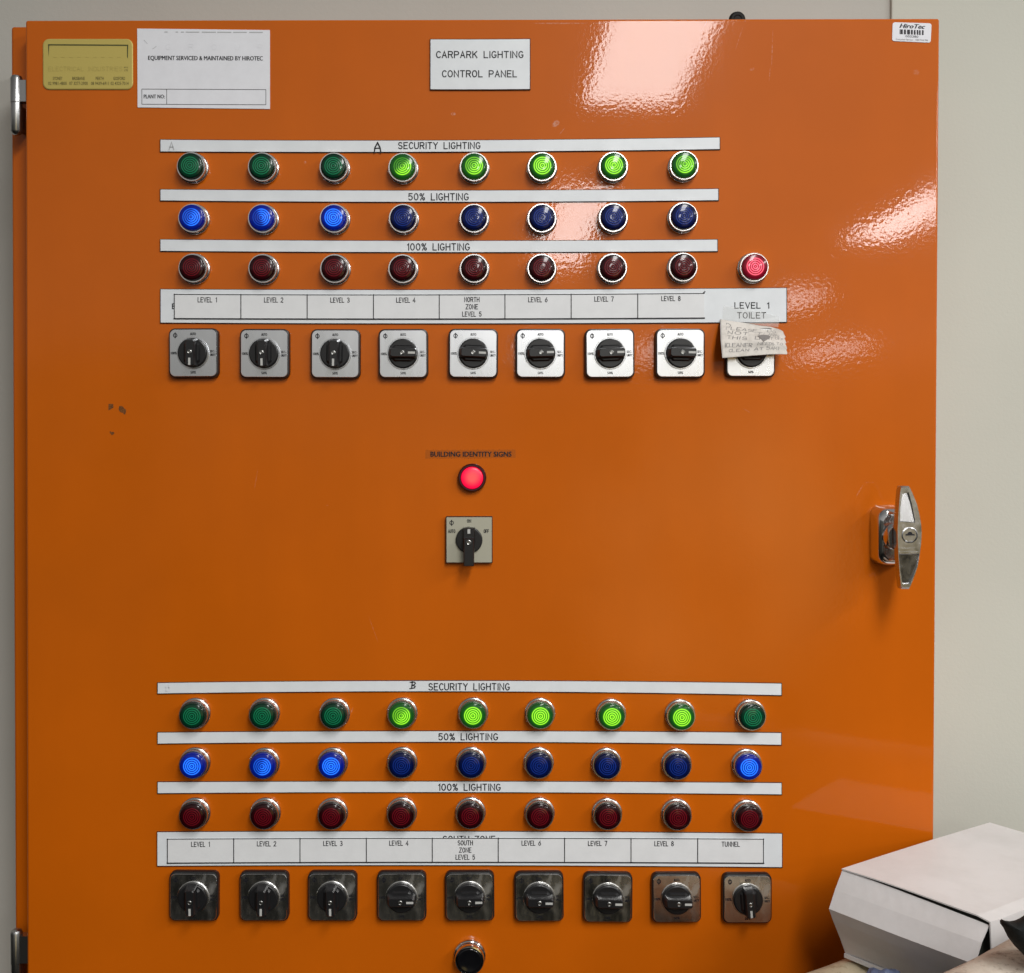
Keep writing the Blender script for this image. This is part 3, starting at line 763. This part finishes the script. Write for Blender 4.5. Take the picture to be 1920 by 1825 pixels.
# barcode sticker
bs = thing('barcode_sticker', 'small white barcode sticker with rounded corners in the upper right door corner', 'sticker', P(1710, 60))
def bz(x, y): return (1660+x/16, 20+y/16)
def btf(d):
    return lambda x, y: P(*bz(x, y), d)
mb = MB(); ro = []
for (cx, cy, a0) in ((290, 425, 180), (1315, 455, 270), (1295, 890, 0), (275, 845, 90)):
    for k in range(6):
        a = R(a0+90*k/5); ro.append((cx+70*math.cos(a), cy+72*math.sin(a)))
vt = [btf(.0006)(x, y) for x, y in ro]; vb = [Vector((p.x, 0, p.z)) for p in vt]; n = len(vt)
mb.add(vt, [tuple(range(n))]); mb.add(vt+vb, [(i, (i+1) % n, n+(i+1) % n, n+i) for i in range(n)])
st = mb.build('sheet', M['paper'], bs)
mb = MB(); tfb = lambda x, y: btf(.0008)(x, y+(x-300)*.04)
for q_ in (-9, 0, 9): bold(mb, 'HiroTec', 430+q_, 1190+q_, 385, 515, (lambda x, y, q_=q_: btf(.0008+(q_+9)*.000004)(x, y+(x-300)*.04)), shear=.35)
for x0, x1 in ((455, 525), (560, 620), (655, 740), (770, 825), (858, 908), (945, 990), (1012, 1060), (1100, 1150)):
    mb.add([tfb(x0, 558), tfb(x1, 558), tfb(x1, 700), tfb(x0, 700)], [(0,1,2,3)])
mb.add([tfb(432, 562), tfb(446, 562), tfb(446, 700), tfb(432, 700)], [(0,1,2,3)])
bold(mb, '003380', 608, 990, 725, 790, tfb)
mb.build('lettering', M['ink'], st)
mb = MB(); bold(mb, 'Customer Service : 1300 934 994', 315, 1280, 830, 880, tfb)
mb.build('small_print', M['stain'], st)

# ------------------------------------------------------------------ indicator lamps
def make_lamp():
    root = thing('indicator_lamp', 'x', 'indicator lamp', (0, 0, 0))
    mb = MB()
    lathe(mb, [(.0160, .0), (.0160, .0022), (.0155, .0030), (.0146, .0034), (.0143, .0050), (.0146, .0062), (.0147, .0096), (.0145, .0101), (.0135, .0101), (.0133, .0090)], n=44, cap1=False)
    mb.build('bezel', M['bezel'], root, smooth=True, angle=40)
    mb = MB()
    lathe(mb, [(.0132, .0075), (.0132, .0118), (.0130, .0131), (.0126, .0138), (.0114, .0142), (.0085, .0147), (.0055, .0150), (.0025, .0151)], n=44)
    ln = mb.build('lens', M['green_off'], root, smooth=True, angle=60)
    return root
lamp0 = make_lamp()
lens_mesh = {}
def lamp(px, py, d, key, label, group, first=[True]):
    if first[0]: o = lamp0; first[0] = False
    else: o = copy_tree(lamp0)
    q = P(px, py, d); o.location = (q.x, 0, q.z)
    ln = [x for x in bpy.data.objects if x.parent == o and x.name.startswith('lens')][0]
    if key not in lens_mesh:
        me = ln.data.copy(); me.materials.clear(); me.materials.append(M[key]); lens_mesh[key] = me
    ln.data = lens_mesh[key]
    o['label'] = label; o['group'] = group
LV = ['LEVEL 1', 'LEVEL 2', 'LEVEL 3', 'LEVEL 4', 'LEVEL 5', 'LEVEL 6', 'LEVEL 7', 'LEVEL 8', 'TUNNEL']
UP = [
 ('green', 'SECURITY LIGHTING', [(358.2,312.4),(491.5,313),(625.9,313.3),(755,314),(889,312.9),(1016.6,312.7),(1150.4,312),(1282.9,310.2)], ['green_off']*3+['green_half','green_most','green_on','green_on','green_most']),
 ('blue', '50% LIGHTING', [(360.7,408.9),(491.5,409.5),(626.2,409.5),(755.9,409.5),(888.7,409.4),(1016.2,409),(1150,408),(1281.8,406.5)], ['blue_most','blue_half','blue_on']+['blue_off']*5),
 ('red', '100% LIGHTING', [(361.3,502.6),(492.3,503.4),(627,503.7),(754.8,504),(889,503.4),(1015.9,503.2),(1148.7,502.5),(1281,501)], ['red_off']*8),
]
LO = [
 ('green', 'SECURITY LIGHTING', [(359.8,1343.3),(491.5,1343),(624.5,1343),(752.4,1342.5),(886.6,1342.3),(1013.4,1343),(1147.7,1344.6),(1278.8,1345.6),(1411.8,1345.6)], ['green_off']*3+['green_most','green_on','green_on','green_on','green_on','green_off']),
 ('blue', '50% LIGHTING', [(359.8,1437),(491.5,1437.6),(620.7,1437),(752.4,1436),(883,1436),(1010.8,1436.5),(1139,1437.6),(1271.7,1438.6),(1405,1439.5)], ['blue_on','blue_most','blue_on']+['blue_off']*5+['blue_on']),
 ('red', '100% LIGHTING', [(359.8,1532.2),(493.1,1532.2),(620.7,1532.2),(751.5,1531.2),(881.6,1531.2),(1012.4,1532),(1140.3,1532.9),(1271.7,1533.8),(1405.7,1536)], ['red_off']*9),
]
for bank, rows, dd in (('upper', UP, .0101), ('lower', LO, .0145)):
    for colr, strip, pts, keys in rows:
        for i, ((px, py), key) in enumerate(zip(pts, keys)):
            stt = 'unlit dark' if key.endswith('off') else 'glowing'
            lamp(px, py, dd, key, f'{stt} {colr} lamp under {bank} {strip} strip, in line with {LV[i]}', f'{colr} indicator lamps of the {bank} bank')
lamp(1414.4, 501.3, .0101, 'red_on', 'glowing red ringed lamp above the LEVEL 1 TOILET lettering', 'red indicator lamps of the upper bank')

# smooth red lamp for the building signs
q = P(885.1, 896.3, .006)
rl = thing('indicator_lamp', 'smooth glowing pink-red lamp in dark bezel under BUILDING IDENTITY SIGNS', 'indicator lamp', (q.x, 0, q.z))
mb = MB(); lathe(mb, [(.0146, 0), (.0147, .004), (.0142, .0062), (.0132, .0072), (.0122, .0072), (.0114, .0060), (.0113, .003)], (q.x, 0, q.z), 44, cap1=False)
mb.build('bezel', M['maroon'], rl, smooth=True)
mb = MB(); lathe(mb, [(.0113, .0035), (.0113, .0062), (.0106, .0070), (.0085, .0074), (.004, .0077)], (q.x, 0, q.z), 44)
mb.build('lens', M['red_glow'], rl, smooth=True, angle=60)
# black push button at the bottom
q = P(880.2, 1802.6, .014)
pb = thing('push_button', 'round black push button in chrome ring at the bottom of the door', 'push button', (q.x, 0, q.z))
mb = MB(); lathe(mb, [(.0168, 0), (.0168, .0025), (.0160, .0036), (.0152, .004), (.0148, .0060), (.0152, .0072), (.0152, .0118), (.0147, .0130), (.0136, .0132), (.0130, .0115)], (q.x, 0, q.z), 44, cap1=False)
mb.build('bezel', M['chrome'], pb, smooth=True, angle=40)
mb = MB(); lathe(mb, [(.0130, .008), (.0130, .0128), (.0122, .0138), (.0112, .0140), (.0104, .0137), (.004, .0134)], (q.x, 0, q.z), 44)
mb.build('button', M['blackgloss'], pb, smooth=True, angle=50)

# ------------------------------------------------------------------ rotary switches (built pointing down; the knob turns)
def make_switch():
    root = thing('rotary_switch', 'x', 'rotary switch', (0, 0, 0))
    mb = MB()
    loft(mb, [(rrect(.0508, .0508, .0062), 0), (rrect(.0508, .0508, .0062), .0058), (rrect(.0500, .0500, .006), .0068), (rrect(.0486, .0486, .0058), .0070)])
    mb.build('base', M['black'], root, smooth=True)
    mb = MB()
    loft(mb, [(rrect(.0478, .0478, .0055), .0070), (rrect(.0478, .0478, .0055), .0080), (rrect(.0472, .0472, .0052), .0084)])
    lathe(mb, [(.0164, .0084), (.0164, .0092), (.0160, .0096), (.0154, .0096)], n=44, cap1=True)
    fp = mb.build('face_plate', M['plate'], root, smooth=True, angle=30)
    tf = lambda x, y: (x/1000, -.0086, y/1000)
    for words in ([('AUTO', -2.9, 2.9, 20.8, 18.0)], [('50%', -2.8, 2.8, -18.6, -21.2)], [('100%', -22.6, -16.8, 1.2, -1.5)], [('SEC-', 17.2, 22.6, 2.8, .4), ('URITY', 17.2, 22.9, -.8, -3.2)]):
        mb = MB()
        for t, xa, xb, ya, yb in words:
            for q_ in (-.14, 0, .14): bold(mb, t, xa+q_, xb+q_, ya, yb, lambda x, y, q_=q_: (x/1000, -.0086-q_*.0001, y/1000))
        mb.build('dial_marking', M['ink'], fp)
    mb = MB(); ribbon(mb, arc(-18.2, 18.0, 1.8, 1.9, 0, 360, 16), .8, tf); ribbon(mb, [(-18.2, 15.4), (-18.2, 20.6)], .9, tf)
    mb.build('emblem', M['ink'], fp)
    mb = MB()
    lathe(mb, [(.0150, .0096), (.0152, .0112), (.0146, .0124), (.0138, .0128)], n=44)
    # raised scalloped shoulder either side of the bar
    def bar(w0, w1, l0a, l0b, l1a, l1b, d0, d1, r=.0014):
        def ol(w_, la, lb): return [(-w_/2+r, la), (w_/2-r, la), (w_/2, la+r*(1 if lb > la else -1)), (w_/2, lb-r), (w_/2-r, lb), (-w_/2+r, lb), (-w_/2, lb-r), (-w_/2, la+r)]
        o0 = ol(w0, l0a, l0b); o1 = ol(w1, l1a, l1b); o2 = ol(w1-.0012, l1a+.0006, l1b-.0006)
        loft(mb, [(o0, d0), (o1, d1-.0007), (o2, d1)])
    bar(.0170, .0150, -.0128, .0128, -.0118, .0118, .0126, .0150, .004)
    bar(.0120, .0086, -.0144, .0146, -.0140, .0122, .0126, .0228)
    kn = mb.build('knob', M['black'], root, smooth=True, angle=32)
    mb = MB(); tfp = lambda x, y, d=.0230: (x, -d, y)
    loft(mb, [([(-.0011, -.0132), (.0011, -.0132), (.0011, -.0060), (-.0011, -.0060)], .0226), ([(-.0011, -.0132), (.0011, -.0132), (.0011, -.0060), (-.0011, -.0060)], .0231)])
    mb.build('pointer', M['pointer'], kn)
    mb = MB(); lathe(mb, [(.0023, .0226), (.0023, .0230), (.0017, .0233), (.0012, .0231)], (0, 0, 0), 20)
    mb.build('screw', M['screw'], kn, smooth=True)
    return root
sw0 = make_switch()
plate_mesh = []
def switch(px, py, ang, label, group, first=[True]):
    if first[0]: o = sw0; first[0] = False
    else: o = copy_tree(sw0)
    q = P(px, py, .0084); o.location = (q.x, 0, q.z)
    kn = [x for x in bpy.data.objects if x.parent == o and x.name.startswith('knob')][0]
    kn.rotation_euler = (0, R(-ang), 0)
    o.rotation_euler = (0, R(random.uniform(-.5, .5)), 0)
    if py > 1500:
        fp = [x for x in bpy.data.objects if x.parent == o and x.name.startswith('face_plate')][0]
        me = fp.data.copy(); me.materials.clear(); me.materials.append(M['plate_smudged']); fp.data = me
        off_ = Vector((random.uniform(-3, 3), 0, random.uniform(-3, 3)))
    o['label'] = label; o['group'] = group
USW = [(362.1,662),(495.4,663.2),(628.5,663.7),(755.9,663.4),(887.3,663),(1013.4,663),(1143.7,663),(1275.8,662.6)]
LSW = [(362.3,1682.7),(494.4,1682.7),(622.6,1682.7),(752.7,1682.7),(880.6,1682.7),(1010.8,1683.7),(1140,1685.3),(1268.8,1685.6),(1401.8,1686.6)]
for bank, pts in (('upper', USW), ('lower', LSW)):
    for i, (px, py) in enumerate(pts):
        right = 3 <= i < 8
        ang = (90+random.uniform(-2, 2)) if right else random.uniform(-1.5, 1.5)+(4 if i == 8 else 0)
        switch(px, py, ang, f'black knob rotary switch pointing {"right" if right else "down"}, below {LV[i]} in the {bank} bank', f'rotary switches of the {bank} bank')
switch(1407.8, 661.3, 90, 'rotary switch half hidden behind the handwritten paper note, below TOILET', 'rotary switches of the upper bank')

# centre switch with long lever
q = P(879.6, 1012.6, .006); cx, cz = q.x, q.z
cs_ = thing('rotary_switch', 'square dull nickel rotary switch with long lever, marked AUTO ON OFF', 'rotary switch', (cx, 0, cz))
mb = MB()
loft(mb, [(rrect(.0482, .0482, .0012, 3, cx, cz), 0), (rrect(.0482, .0482, .0012, 3, cx, cz), .0048), (rrect(.0476, .0476, .001, 3, cx, cz), .0054)])
mb.build('base', M['black'], cs_, smooth=True)
mb = MB(); loft(mb, [(rrect(.0466, .0466, .0008, 3, cx, cz), .0054), (rrect(.0466, .0466, .0008, 3, cx, cz), .0060), (rrect(.0460, .0460, .0008, 3, cx, cz), .0064)])
fp = mb.build('face_plate', M['olive_plate'], cs_, smooth=True, angle=30)
tf = lambda x, y: (cx+x/1000, -.0066, cz+y/1000)
for t, xa, xb, ya, yb in (('ON', -1.9, 1.9, 21, 18.0), ('AUTO', -21.3, -14.4, 10.6, 7.4), ('OFF', 15.2, 20.2, 10.6, 7.4)):
    mb = MB(); engrave(mb, t, xa, xb, ya, yb, tf, .62, gap=2.0); mb.build('dial_marking', M['ink'], fp)
mb = MB(); ribbon(mb, arc(-17.9, 17.6, 1.9, 1.9, 0, 360, 16), .7, tf); ribbon(mb, [(-17.9, 14.9), (-17.9, 20.3)], .9, tf)
mb.build('emblem', M['ink'], fp)
mb = MB()
lathe(mb, [(.0137, .0064), (.0138, .0082), (.0132, .0094), (.0125, .0097)], (cx, 0, cz), 44)
def rect(x0, x1, z0, z1): return [(cx+x0, cz+z0), (cx+x1, cz+z0), (cx+x1, cz+z1), (cx+x0, cz+z1)]
loft(mb, [(rect(-.0062, .0062, -.011, .0132), .0094), (rect(-.0057, .0057, -.011, .0128), .0148), (rect(-.0052, .0052, -.0108, .0122), .0155)])
loft(mb, [(rect(-.0054, .0054, -.0250, .0030), .0128), (rect(-.0052, .0052, -.0253, .0030), .0225), (rect(-.0044, .0044, -.0246, .0022), .0235)], cap0=True)
kn = mb.build('knob', M['black'], cs_, smooth=True, angle=32)
mb = MB(); loft(mb, [(rect(-.0014, .0014, .0072, .0118), .0154), (rect(-.0014, .0014, .0072, .0118), .0160)]); mb.build('pointer', M['pointer'], kn)
mb = MB(); lathe(mb, [(.0026, .0234), (.0026, .0238), (.0020, .0241), (.0013, .0238)], (cx, 0, cz-.0012), 20); mb.build('screw', M['screw'], kn, smooth=True)

# tape label above the red lamp
tl = thing('tape_label', 'yellowed clear tape label reading BUILDING IDENTITY SIGNS above the red lamp', 'label', P(882, 851))
patch([(797.5, 844), (966.5, 843), (967, 858.5), (882, 860), (797.5, 860)], 'tape', M['amber'], tl, .0003)
mb = MB()
for q_ in (-.3, .3): bold(mb, 'BUILDING IDENTITY SIGNS', 807.5+q_, 959+q_, 847, 856.3, pix(.0006+q_*.0001))
mb.build('lettering', M['ink'], tl)

# ------------------------------------------------------------------ handwritten note hanging over the toilet switch
nr = thing('paper_note', 'torn handwritten paper note taped below LEVEL 1 TOILET, hanging over a switch', 'note', P(1412, 635, .01))
def nz(x, y): return (1300+x/7.02, 470+y/7.02)
topo = [(355,905),(480,925),(690,955),(860,985),(1010,1003),(1110,1030),(1178,1060)]
boto = [(380,1416),(520,1405),(690,1390),(860,1378),(1010,1368),(1120,1366),(1236,1367)]
def edge(poly, s):
    k = s*(len(poly)-1); i = min(int(k), len(poly)-2); f = k-i
    return (poly[i][0]+(poly[i+1][0]-poly[i][0])*f, poly[i][1]+(poly[i+1][1]-poly[i][1])*f)
def notept(s, t, lift=0.0):
    a, c = edge(topo, s), edge(boto, s)
    x, y = a[0]+(c[0]-a[0])*t, a[1]+(c[1]-a[1])*t
    if s > .93:
        T_ = [(0, 0), (.12, 6), (.26, 22), (.31, 3), (.45, 13), (.51, 17), (.55, -2), (.64, 9), (.76, 12), (.80, -3), (.90, 5), (1, 0)]
        for (ta, va), (tb, vb) in zip(T_, T_[1:]):
            if ta <= t <= tb: x += (va+(vb-va)*(t-ta)/(tb-ta))*(s-.93)/.07; break
    if s < .001: x += -22*math.sin(math.pi*min(1, t*1.1))*.4
    d = .0030+.0205*math.sin(min(1, t*1.15)*math.pi/2)+.0042*math.exp(-((s-.52)/.16)**2-((t-.45)/.2)**2)
    d += .0022*(1-s)*t+.0009*math.sin(s*9+t*3)+.0006*math.sin(t*14)
    return P(*nz(x, y), d+lift)
NS, NT = 30, 48
mb = MB(); vs = [notept(i/NS, j/NT) for j in range(NT+1) for i in range(NS+1)]
fs = [(j*(NS+1)+i, j*(NS+1)+i+1, (j+1)*(NS+1)+i+1, (j+1)*(NS+1)+i) for j in range(NT) for i in range(NS)]
mb.add(vs, fs)
sheet = mb.build('sheet', M['note'], nr, smooth=True, angle=80)
md = sheet.modifiers.new('paper', 'SOLIDIFY'); md.thickness = .00025; md.offset = 0
mb = MB(); ntf = lambda x, y: notept(min(max(x, 0), .99), min(max(y, 0), .99), .0005)
random.seed(5)
def hand(t, x0, x1, y0, y1, dy=0):
    st, W = strokes(t, 1.5)
    for s in st:
        jx, jy = random.uniform(-.3, .3), random.uniform(-.35, .35)
        pts = []
        for a, b2 in s:
            u = x0+(a+jx+.12*b2)/W*(x1-x0); pts.append((u, y1+(b2*random.uniform(.92, 1.05)+jy)/6*(y0-y1)+dy*(u-x0)))
        if len(pts) == 2: pts.insert(1, ((pts[0][0]+pts[1][0])/2, (pts[0][1]+pts[1][1])/2))
        ribbon(mb, pts, .0078, ntf)
hand('P', .09, .16, .09, .26); hand('LEASE', .17, .47, .16, .245); hand('DO', .62, .78, .11, .20)
hand('NOT', .12, .36, .28, .365); hand('TURN', .46, .86, .24, .33)
hand('THIS', .10, .34, .41, .50); hand('LIGHT', .45, .72, .37, .47); hand('OFF', .77, .96, .34, .43)
hand('(CLEANER', .05, .41, .61, .72); hand('NEEDS', .49, .75, .56, .65); hand('TO', .80, .93, .53, .62)
hand('CLEAN', .11, .37, .77, .85); hand('AT', .44, .56, .74, .83); hand('5AM)', .61, .84, .70, .82)
mb.build('handwriting', M['pen'], sheet)
mb = MB()
def nsm(pts):
    vs = [notept(x, y, .0009) for x, y in pts]; mb.add(vs, [(0, i, i+1) for i in range(1, len(vs)-1)])
nsm([(.52, .42), (.48, .36), (.54, .31), (.62, .305), (.68, .335), (.66, .42), (.60, .50), (.57, .55), (.55, .47)])
mb.build('smudge', M['stain'], sheet)  # grey patch standing in for shade at the knob's bump in the paper
mb = MB()
tp = [(395, 725), (860, 800), (1135, 868), (1118, 1010), (1000, 1000), (690, 955), (385, 912)]
mb.add([P(*nz(x, y), .0029 if y < 960 else .0042) for x, y in tp], [(0, 1, 5, 6), (1, 2, 3, 4, 5)])
mb.build('tape', M['tape'], nr)

# ------------------------------------------------------------------ carton and the bundle it lies on, lower right
ZT = -.407
A, B, Dp = PZ(1578, 1629, ZT), PZ(1856, 1542.5, ZT), PZ(1857, 1725, ZT)
ab = (B-A); ad = (Dp-A)
nrm = Vector((-ab.x, -ab.y, 0)).normalized()            # out of the flap side
sid = Vector((ad.x, ad.y, 0)).normalized()              # out of the right-hand side
C = Dp+ab
bxr = thing('carton', 'white cardboard carton with bulging front flap lying beside the cabinet', 'carton', (A+C)/2+Vector((0, 0, -.09)))
def up(v, z): return Vector((v.x, v.y, v.z+z))
th = .0012
mb = MB()   # lid: top sheet with side skirt
N = 12
def lidpt(s, t):      # s along A->D, t along A->B
    p = A+ad*s+ab*t; edgef = math.exp(-((t)/.05)**2)*math.sin(math.pi*min(s, 1)*.5)
    z = .0012*edgef+.0008*math.sin(s*5+t*3)
    if s > .95: z -= .0022*((s-.95)/.05)**2
    return up(p, z)
top = [[lidpt(i/N, j/N) for i in range(N+1)] for j in range(N+1)]
vs = [p for row in top for p in row]; n0 = N+1
mb.add(vs, [(j*n0+i, j*n0+i+1, (j+1)*n0+i+1, (j+1)*n0+i) for j in range(N) for i in range(N)])
sk_ = [[up(top[j][N], 0)+sid*.0035*k+Vector((0, 0, -.062*k)) for j in range(N+1)] for k in (0, .04, .5, 1)]
vs = [p for row in sk_ for p in row]; mb.add(vs, [(k*n0+j, k*n0+j+1, (k+1)*n0+j+1, (k+1)*n0+j) for k in range(3) for j in range(N)])
lid = mb.build('lid', M['carton'], bxr, smooth=False)
md = lid.modifiers.new('card', 'SOLIDIFY'); md.thickness = th; md.offset = -1
mb = MB()   # front flap, bulging
prof = [(0.0, -.0022, 0), (.0092, -.018, 0), (.0178, -.0345, 0), (.0120, -.047, .3), (.0020, -.066, 1), (-.0055, -.082, 1)]
rows = []
for o_, z, wv in prof:
    row = []
    for i in range(N+1):
        s = i/N
        gap = .0012-.0045*s**1.4 if z > -.01 else 0
        shrink = .985
        p = A+ad*(s*shrink)+nrm*(o_*(1+.06*math.sin(s*3.2))-(.0015 if z > -.01 else 0))
        row.append(up(p, z+gap+(.0008*math.sin(s*7)*wv)))
    rows.append(row)
vs = [p for r_ in rows for p in r_]
mb.add(vs, [(k*n0+i, k*n0+i+1, (k+1)*n0+i+1, (k+1)*n0+i) for k in range(len(rows)-1) for i in range(N)])
fl = mb.build('front_flap', M['carton'], bxr, smooth=False)
md = fl.modifiers.new('card', 'SOLIDIFY'); md.thickness = th; md.offset = -1
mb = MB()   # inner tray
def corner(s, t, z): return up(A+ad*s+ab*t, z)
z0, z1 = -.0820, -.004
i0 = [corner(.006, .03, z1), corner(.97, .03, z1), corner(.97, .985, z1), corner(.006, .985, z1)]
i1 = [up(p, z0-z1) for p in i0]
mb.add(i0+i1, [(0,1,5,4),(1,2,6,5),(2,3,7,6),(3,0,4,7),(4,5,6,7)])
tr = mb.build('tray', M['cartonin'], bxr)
mb = MB()   # bottom lip that shows under the flap
l0 = [A-nrm*.0040+Vector((0, 0, -.0822)), Dp-nrm*.0040+Vector((0, 0, -.0822)), Dp+ab*.98+Vector((0, 0, -.0822)), A+ab*.98+Vector((0, 0, -.0822))]
l1 = [up(p, -.004) for p in l0]
mb.add(l0+l1, [(0,1,2,3),(7,6,5,4),(0,1,5,4),(1,2,6,5),(2,3,7,6),(3,0,4,7)])
mb.build('bottom_panel', M['carton'], bxr)

def tube(p0, p1, r, name, mt, label, cat, wob=.0, n=36, m_=18):
    ax = (p1-p0).normalized(); e1 = ax.cross(Vector((0, 0, 1))).normalized(); e2 = e1.cross(ax)
    mb = MB(); vs = []
    for j in range(m_+1):
        for k in range(n):
            a = 2*math.pi*k/n
            rr = r*(1+wob*math.sin(3*a+j*.9)+wob*.7*math.sin(5*a-j*.5))
            vs.append(p0+(p1-p0)*j/m_+(e1*math.cos(a)+e2*math.sin(a))*rr)
    mb.add(vs, [(j*n+k, j*n+(k+1) % n, (j+1)*n+(k+1) % n, (j+1)*n+k) for j in range(m_) for k in range(n)])
    mb.add(vs[:n], [tuple(range(n))]); mb.add(vs[-n:], [tuple(range(n))])
    o = mb.build(name, M[mt], None, smooth=True)
    return tag(o, label, cat)
# cream roll under the carton
rA = .030
p0 = PT(1488, 1846, 1.03)+Vector((.012, 0, -rA*.86)); p1 = PT(1652, 1783, 1.10)+Vector((.012, 0, -rA*.86))
dv = (p1-p0).normalized()
tube(p0-dv*.12, p1+dv*.01, rA, 'paper_roll', 'rolla', 'cream paper roll showing under the left corner of the white carton', 'roll', .012)
# stained roll in front
rB = .045
p0 = PT(1784, 1842, .80)+Vector((.026, 0, -rB*.80)); p1 = PT(1922, 1772, .86)+Vector((.026, 0, -rB*.80))
dv = (p1-p0).normalized()
tube(p0-dv*.10, p1+dv*.30, rB, 'paper_roll', 'rollb', 'stained brown and cream roll in front of the carton, bottom right', 'roll', .018)
# black cloth on the stained roll
def cz4(pts): return [(1440+x/4, 1380+y/4) for x, y in pts]
ol = cz4([(1738,1385),(1752,1374),(1775,1385),(1810,1390),(1850,1384),(1890,1366),(1930,1340),(2060,1290),(2240,1300),(2260,1700),(2060,1760),(1960,1690),(1900,1625),(1850,1575),(1800,1510),(1765,1440),(1740,1405)])
cxp = sum(p[0] for p in ol)/len(ol); cyp = sum(p[1] for p in ol)/len(ol)
mb = MB(); K = 6; n = len(ol); vs = []
for sgn in (1, -1):
    for k in range(K+1):
        f = 1-k/K*.97
        for x, y in ol:
            bul = .022*math.sqrt(max(0, 1-f*f))*sgn
            vs.append(PT(cxp+(x-cxp)*f, cyp+(y-cyp)*f, .80-bul))
fs = []
for sg in range(2):
    b0 = sg*(K+1)*n
    for k in range(K):
        for i in range(n): fs.append((b0+k*n+i, b0+k*n+(i+1) % n, b0+(k+1)*n+(i+1) % n, b0+(k+1)*n+i))
    fs.append(tuple(b0+K*n+i for i in range(n)))
mb.add(vs, fs)
o = mb.build('black_bag', M['cloth'], None, smooth=True, angle=70)
bm = bmesh.new(); bm.from_mesh(o.data); bmesh.ops.remove_doubles(bm, verts=bm.verts, dist=1e-5); bmesh.ops.recalc_face_normals(bm, faces=bm.faces); bm.to_mesh(o.data); bm.free()
tag(o, 'black fabric bag with a pointed corner on the stained roll, right edge', 'bag')
# blue crumpled plastic under the carton
mb = MB(); c = PT(1662, 1860, .985); random.seed(11)
bm = bmesh.new(); bmesh.ops.create_icosphere(bm, subdivisions=4, radius=1)
for v in bm.verts:
    k = 1+.16*math.sin(v.co.x*9+1)*math.sin(v.co.z*7)+.1*math.sin(v.co.y*13+v.co.x*5)
    v.co = Vector((v.co.x*.024*k, v.co.y*.02*k, v.co.z*.0165*k))
bm.verts.index_update(); mb.add([c+v.co for v in bm.verts], [tuple(v.index for v in f.verts) for f in bm.faces]); bm.free()
tag(mb.build('plastic_bag', M['blue'], None, smooth=True, angle=60), 'crumpled blue plastic peeking out below the carton at the bottom edge', 'bag')
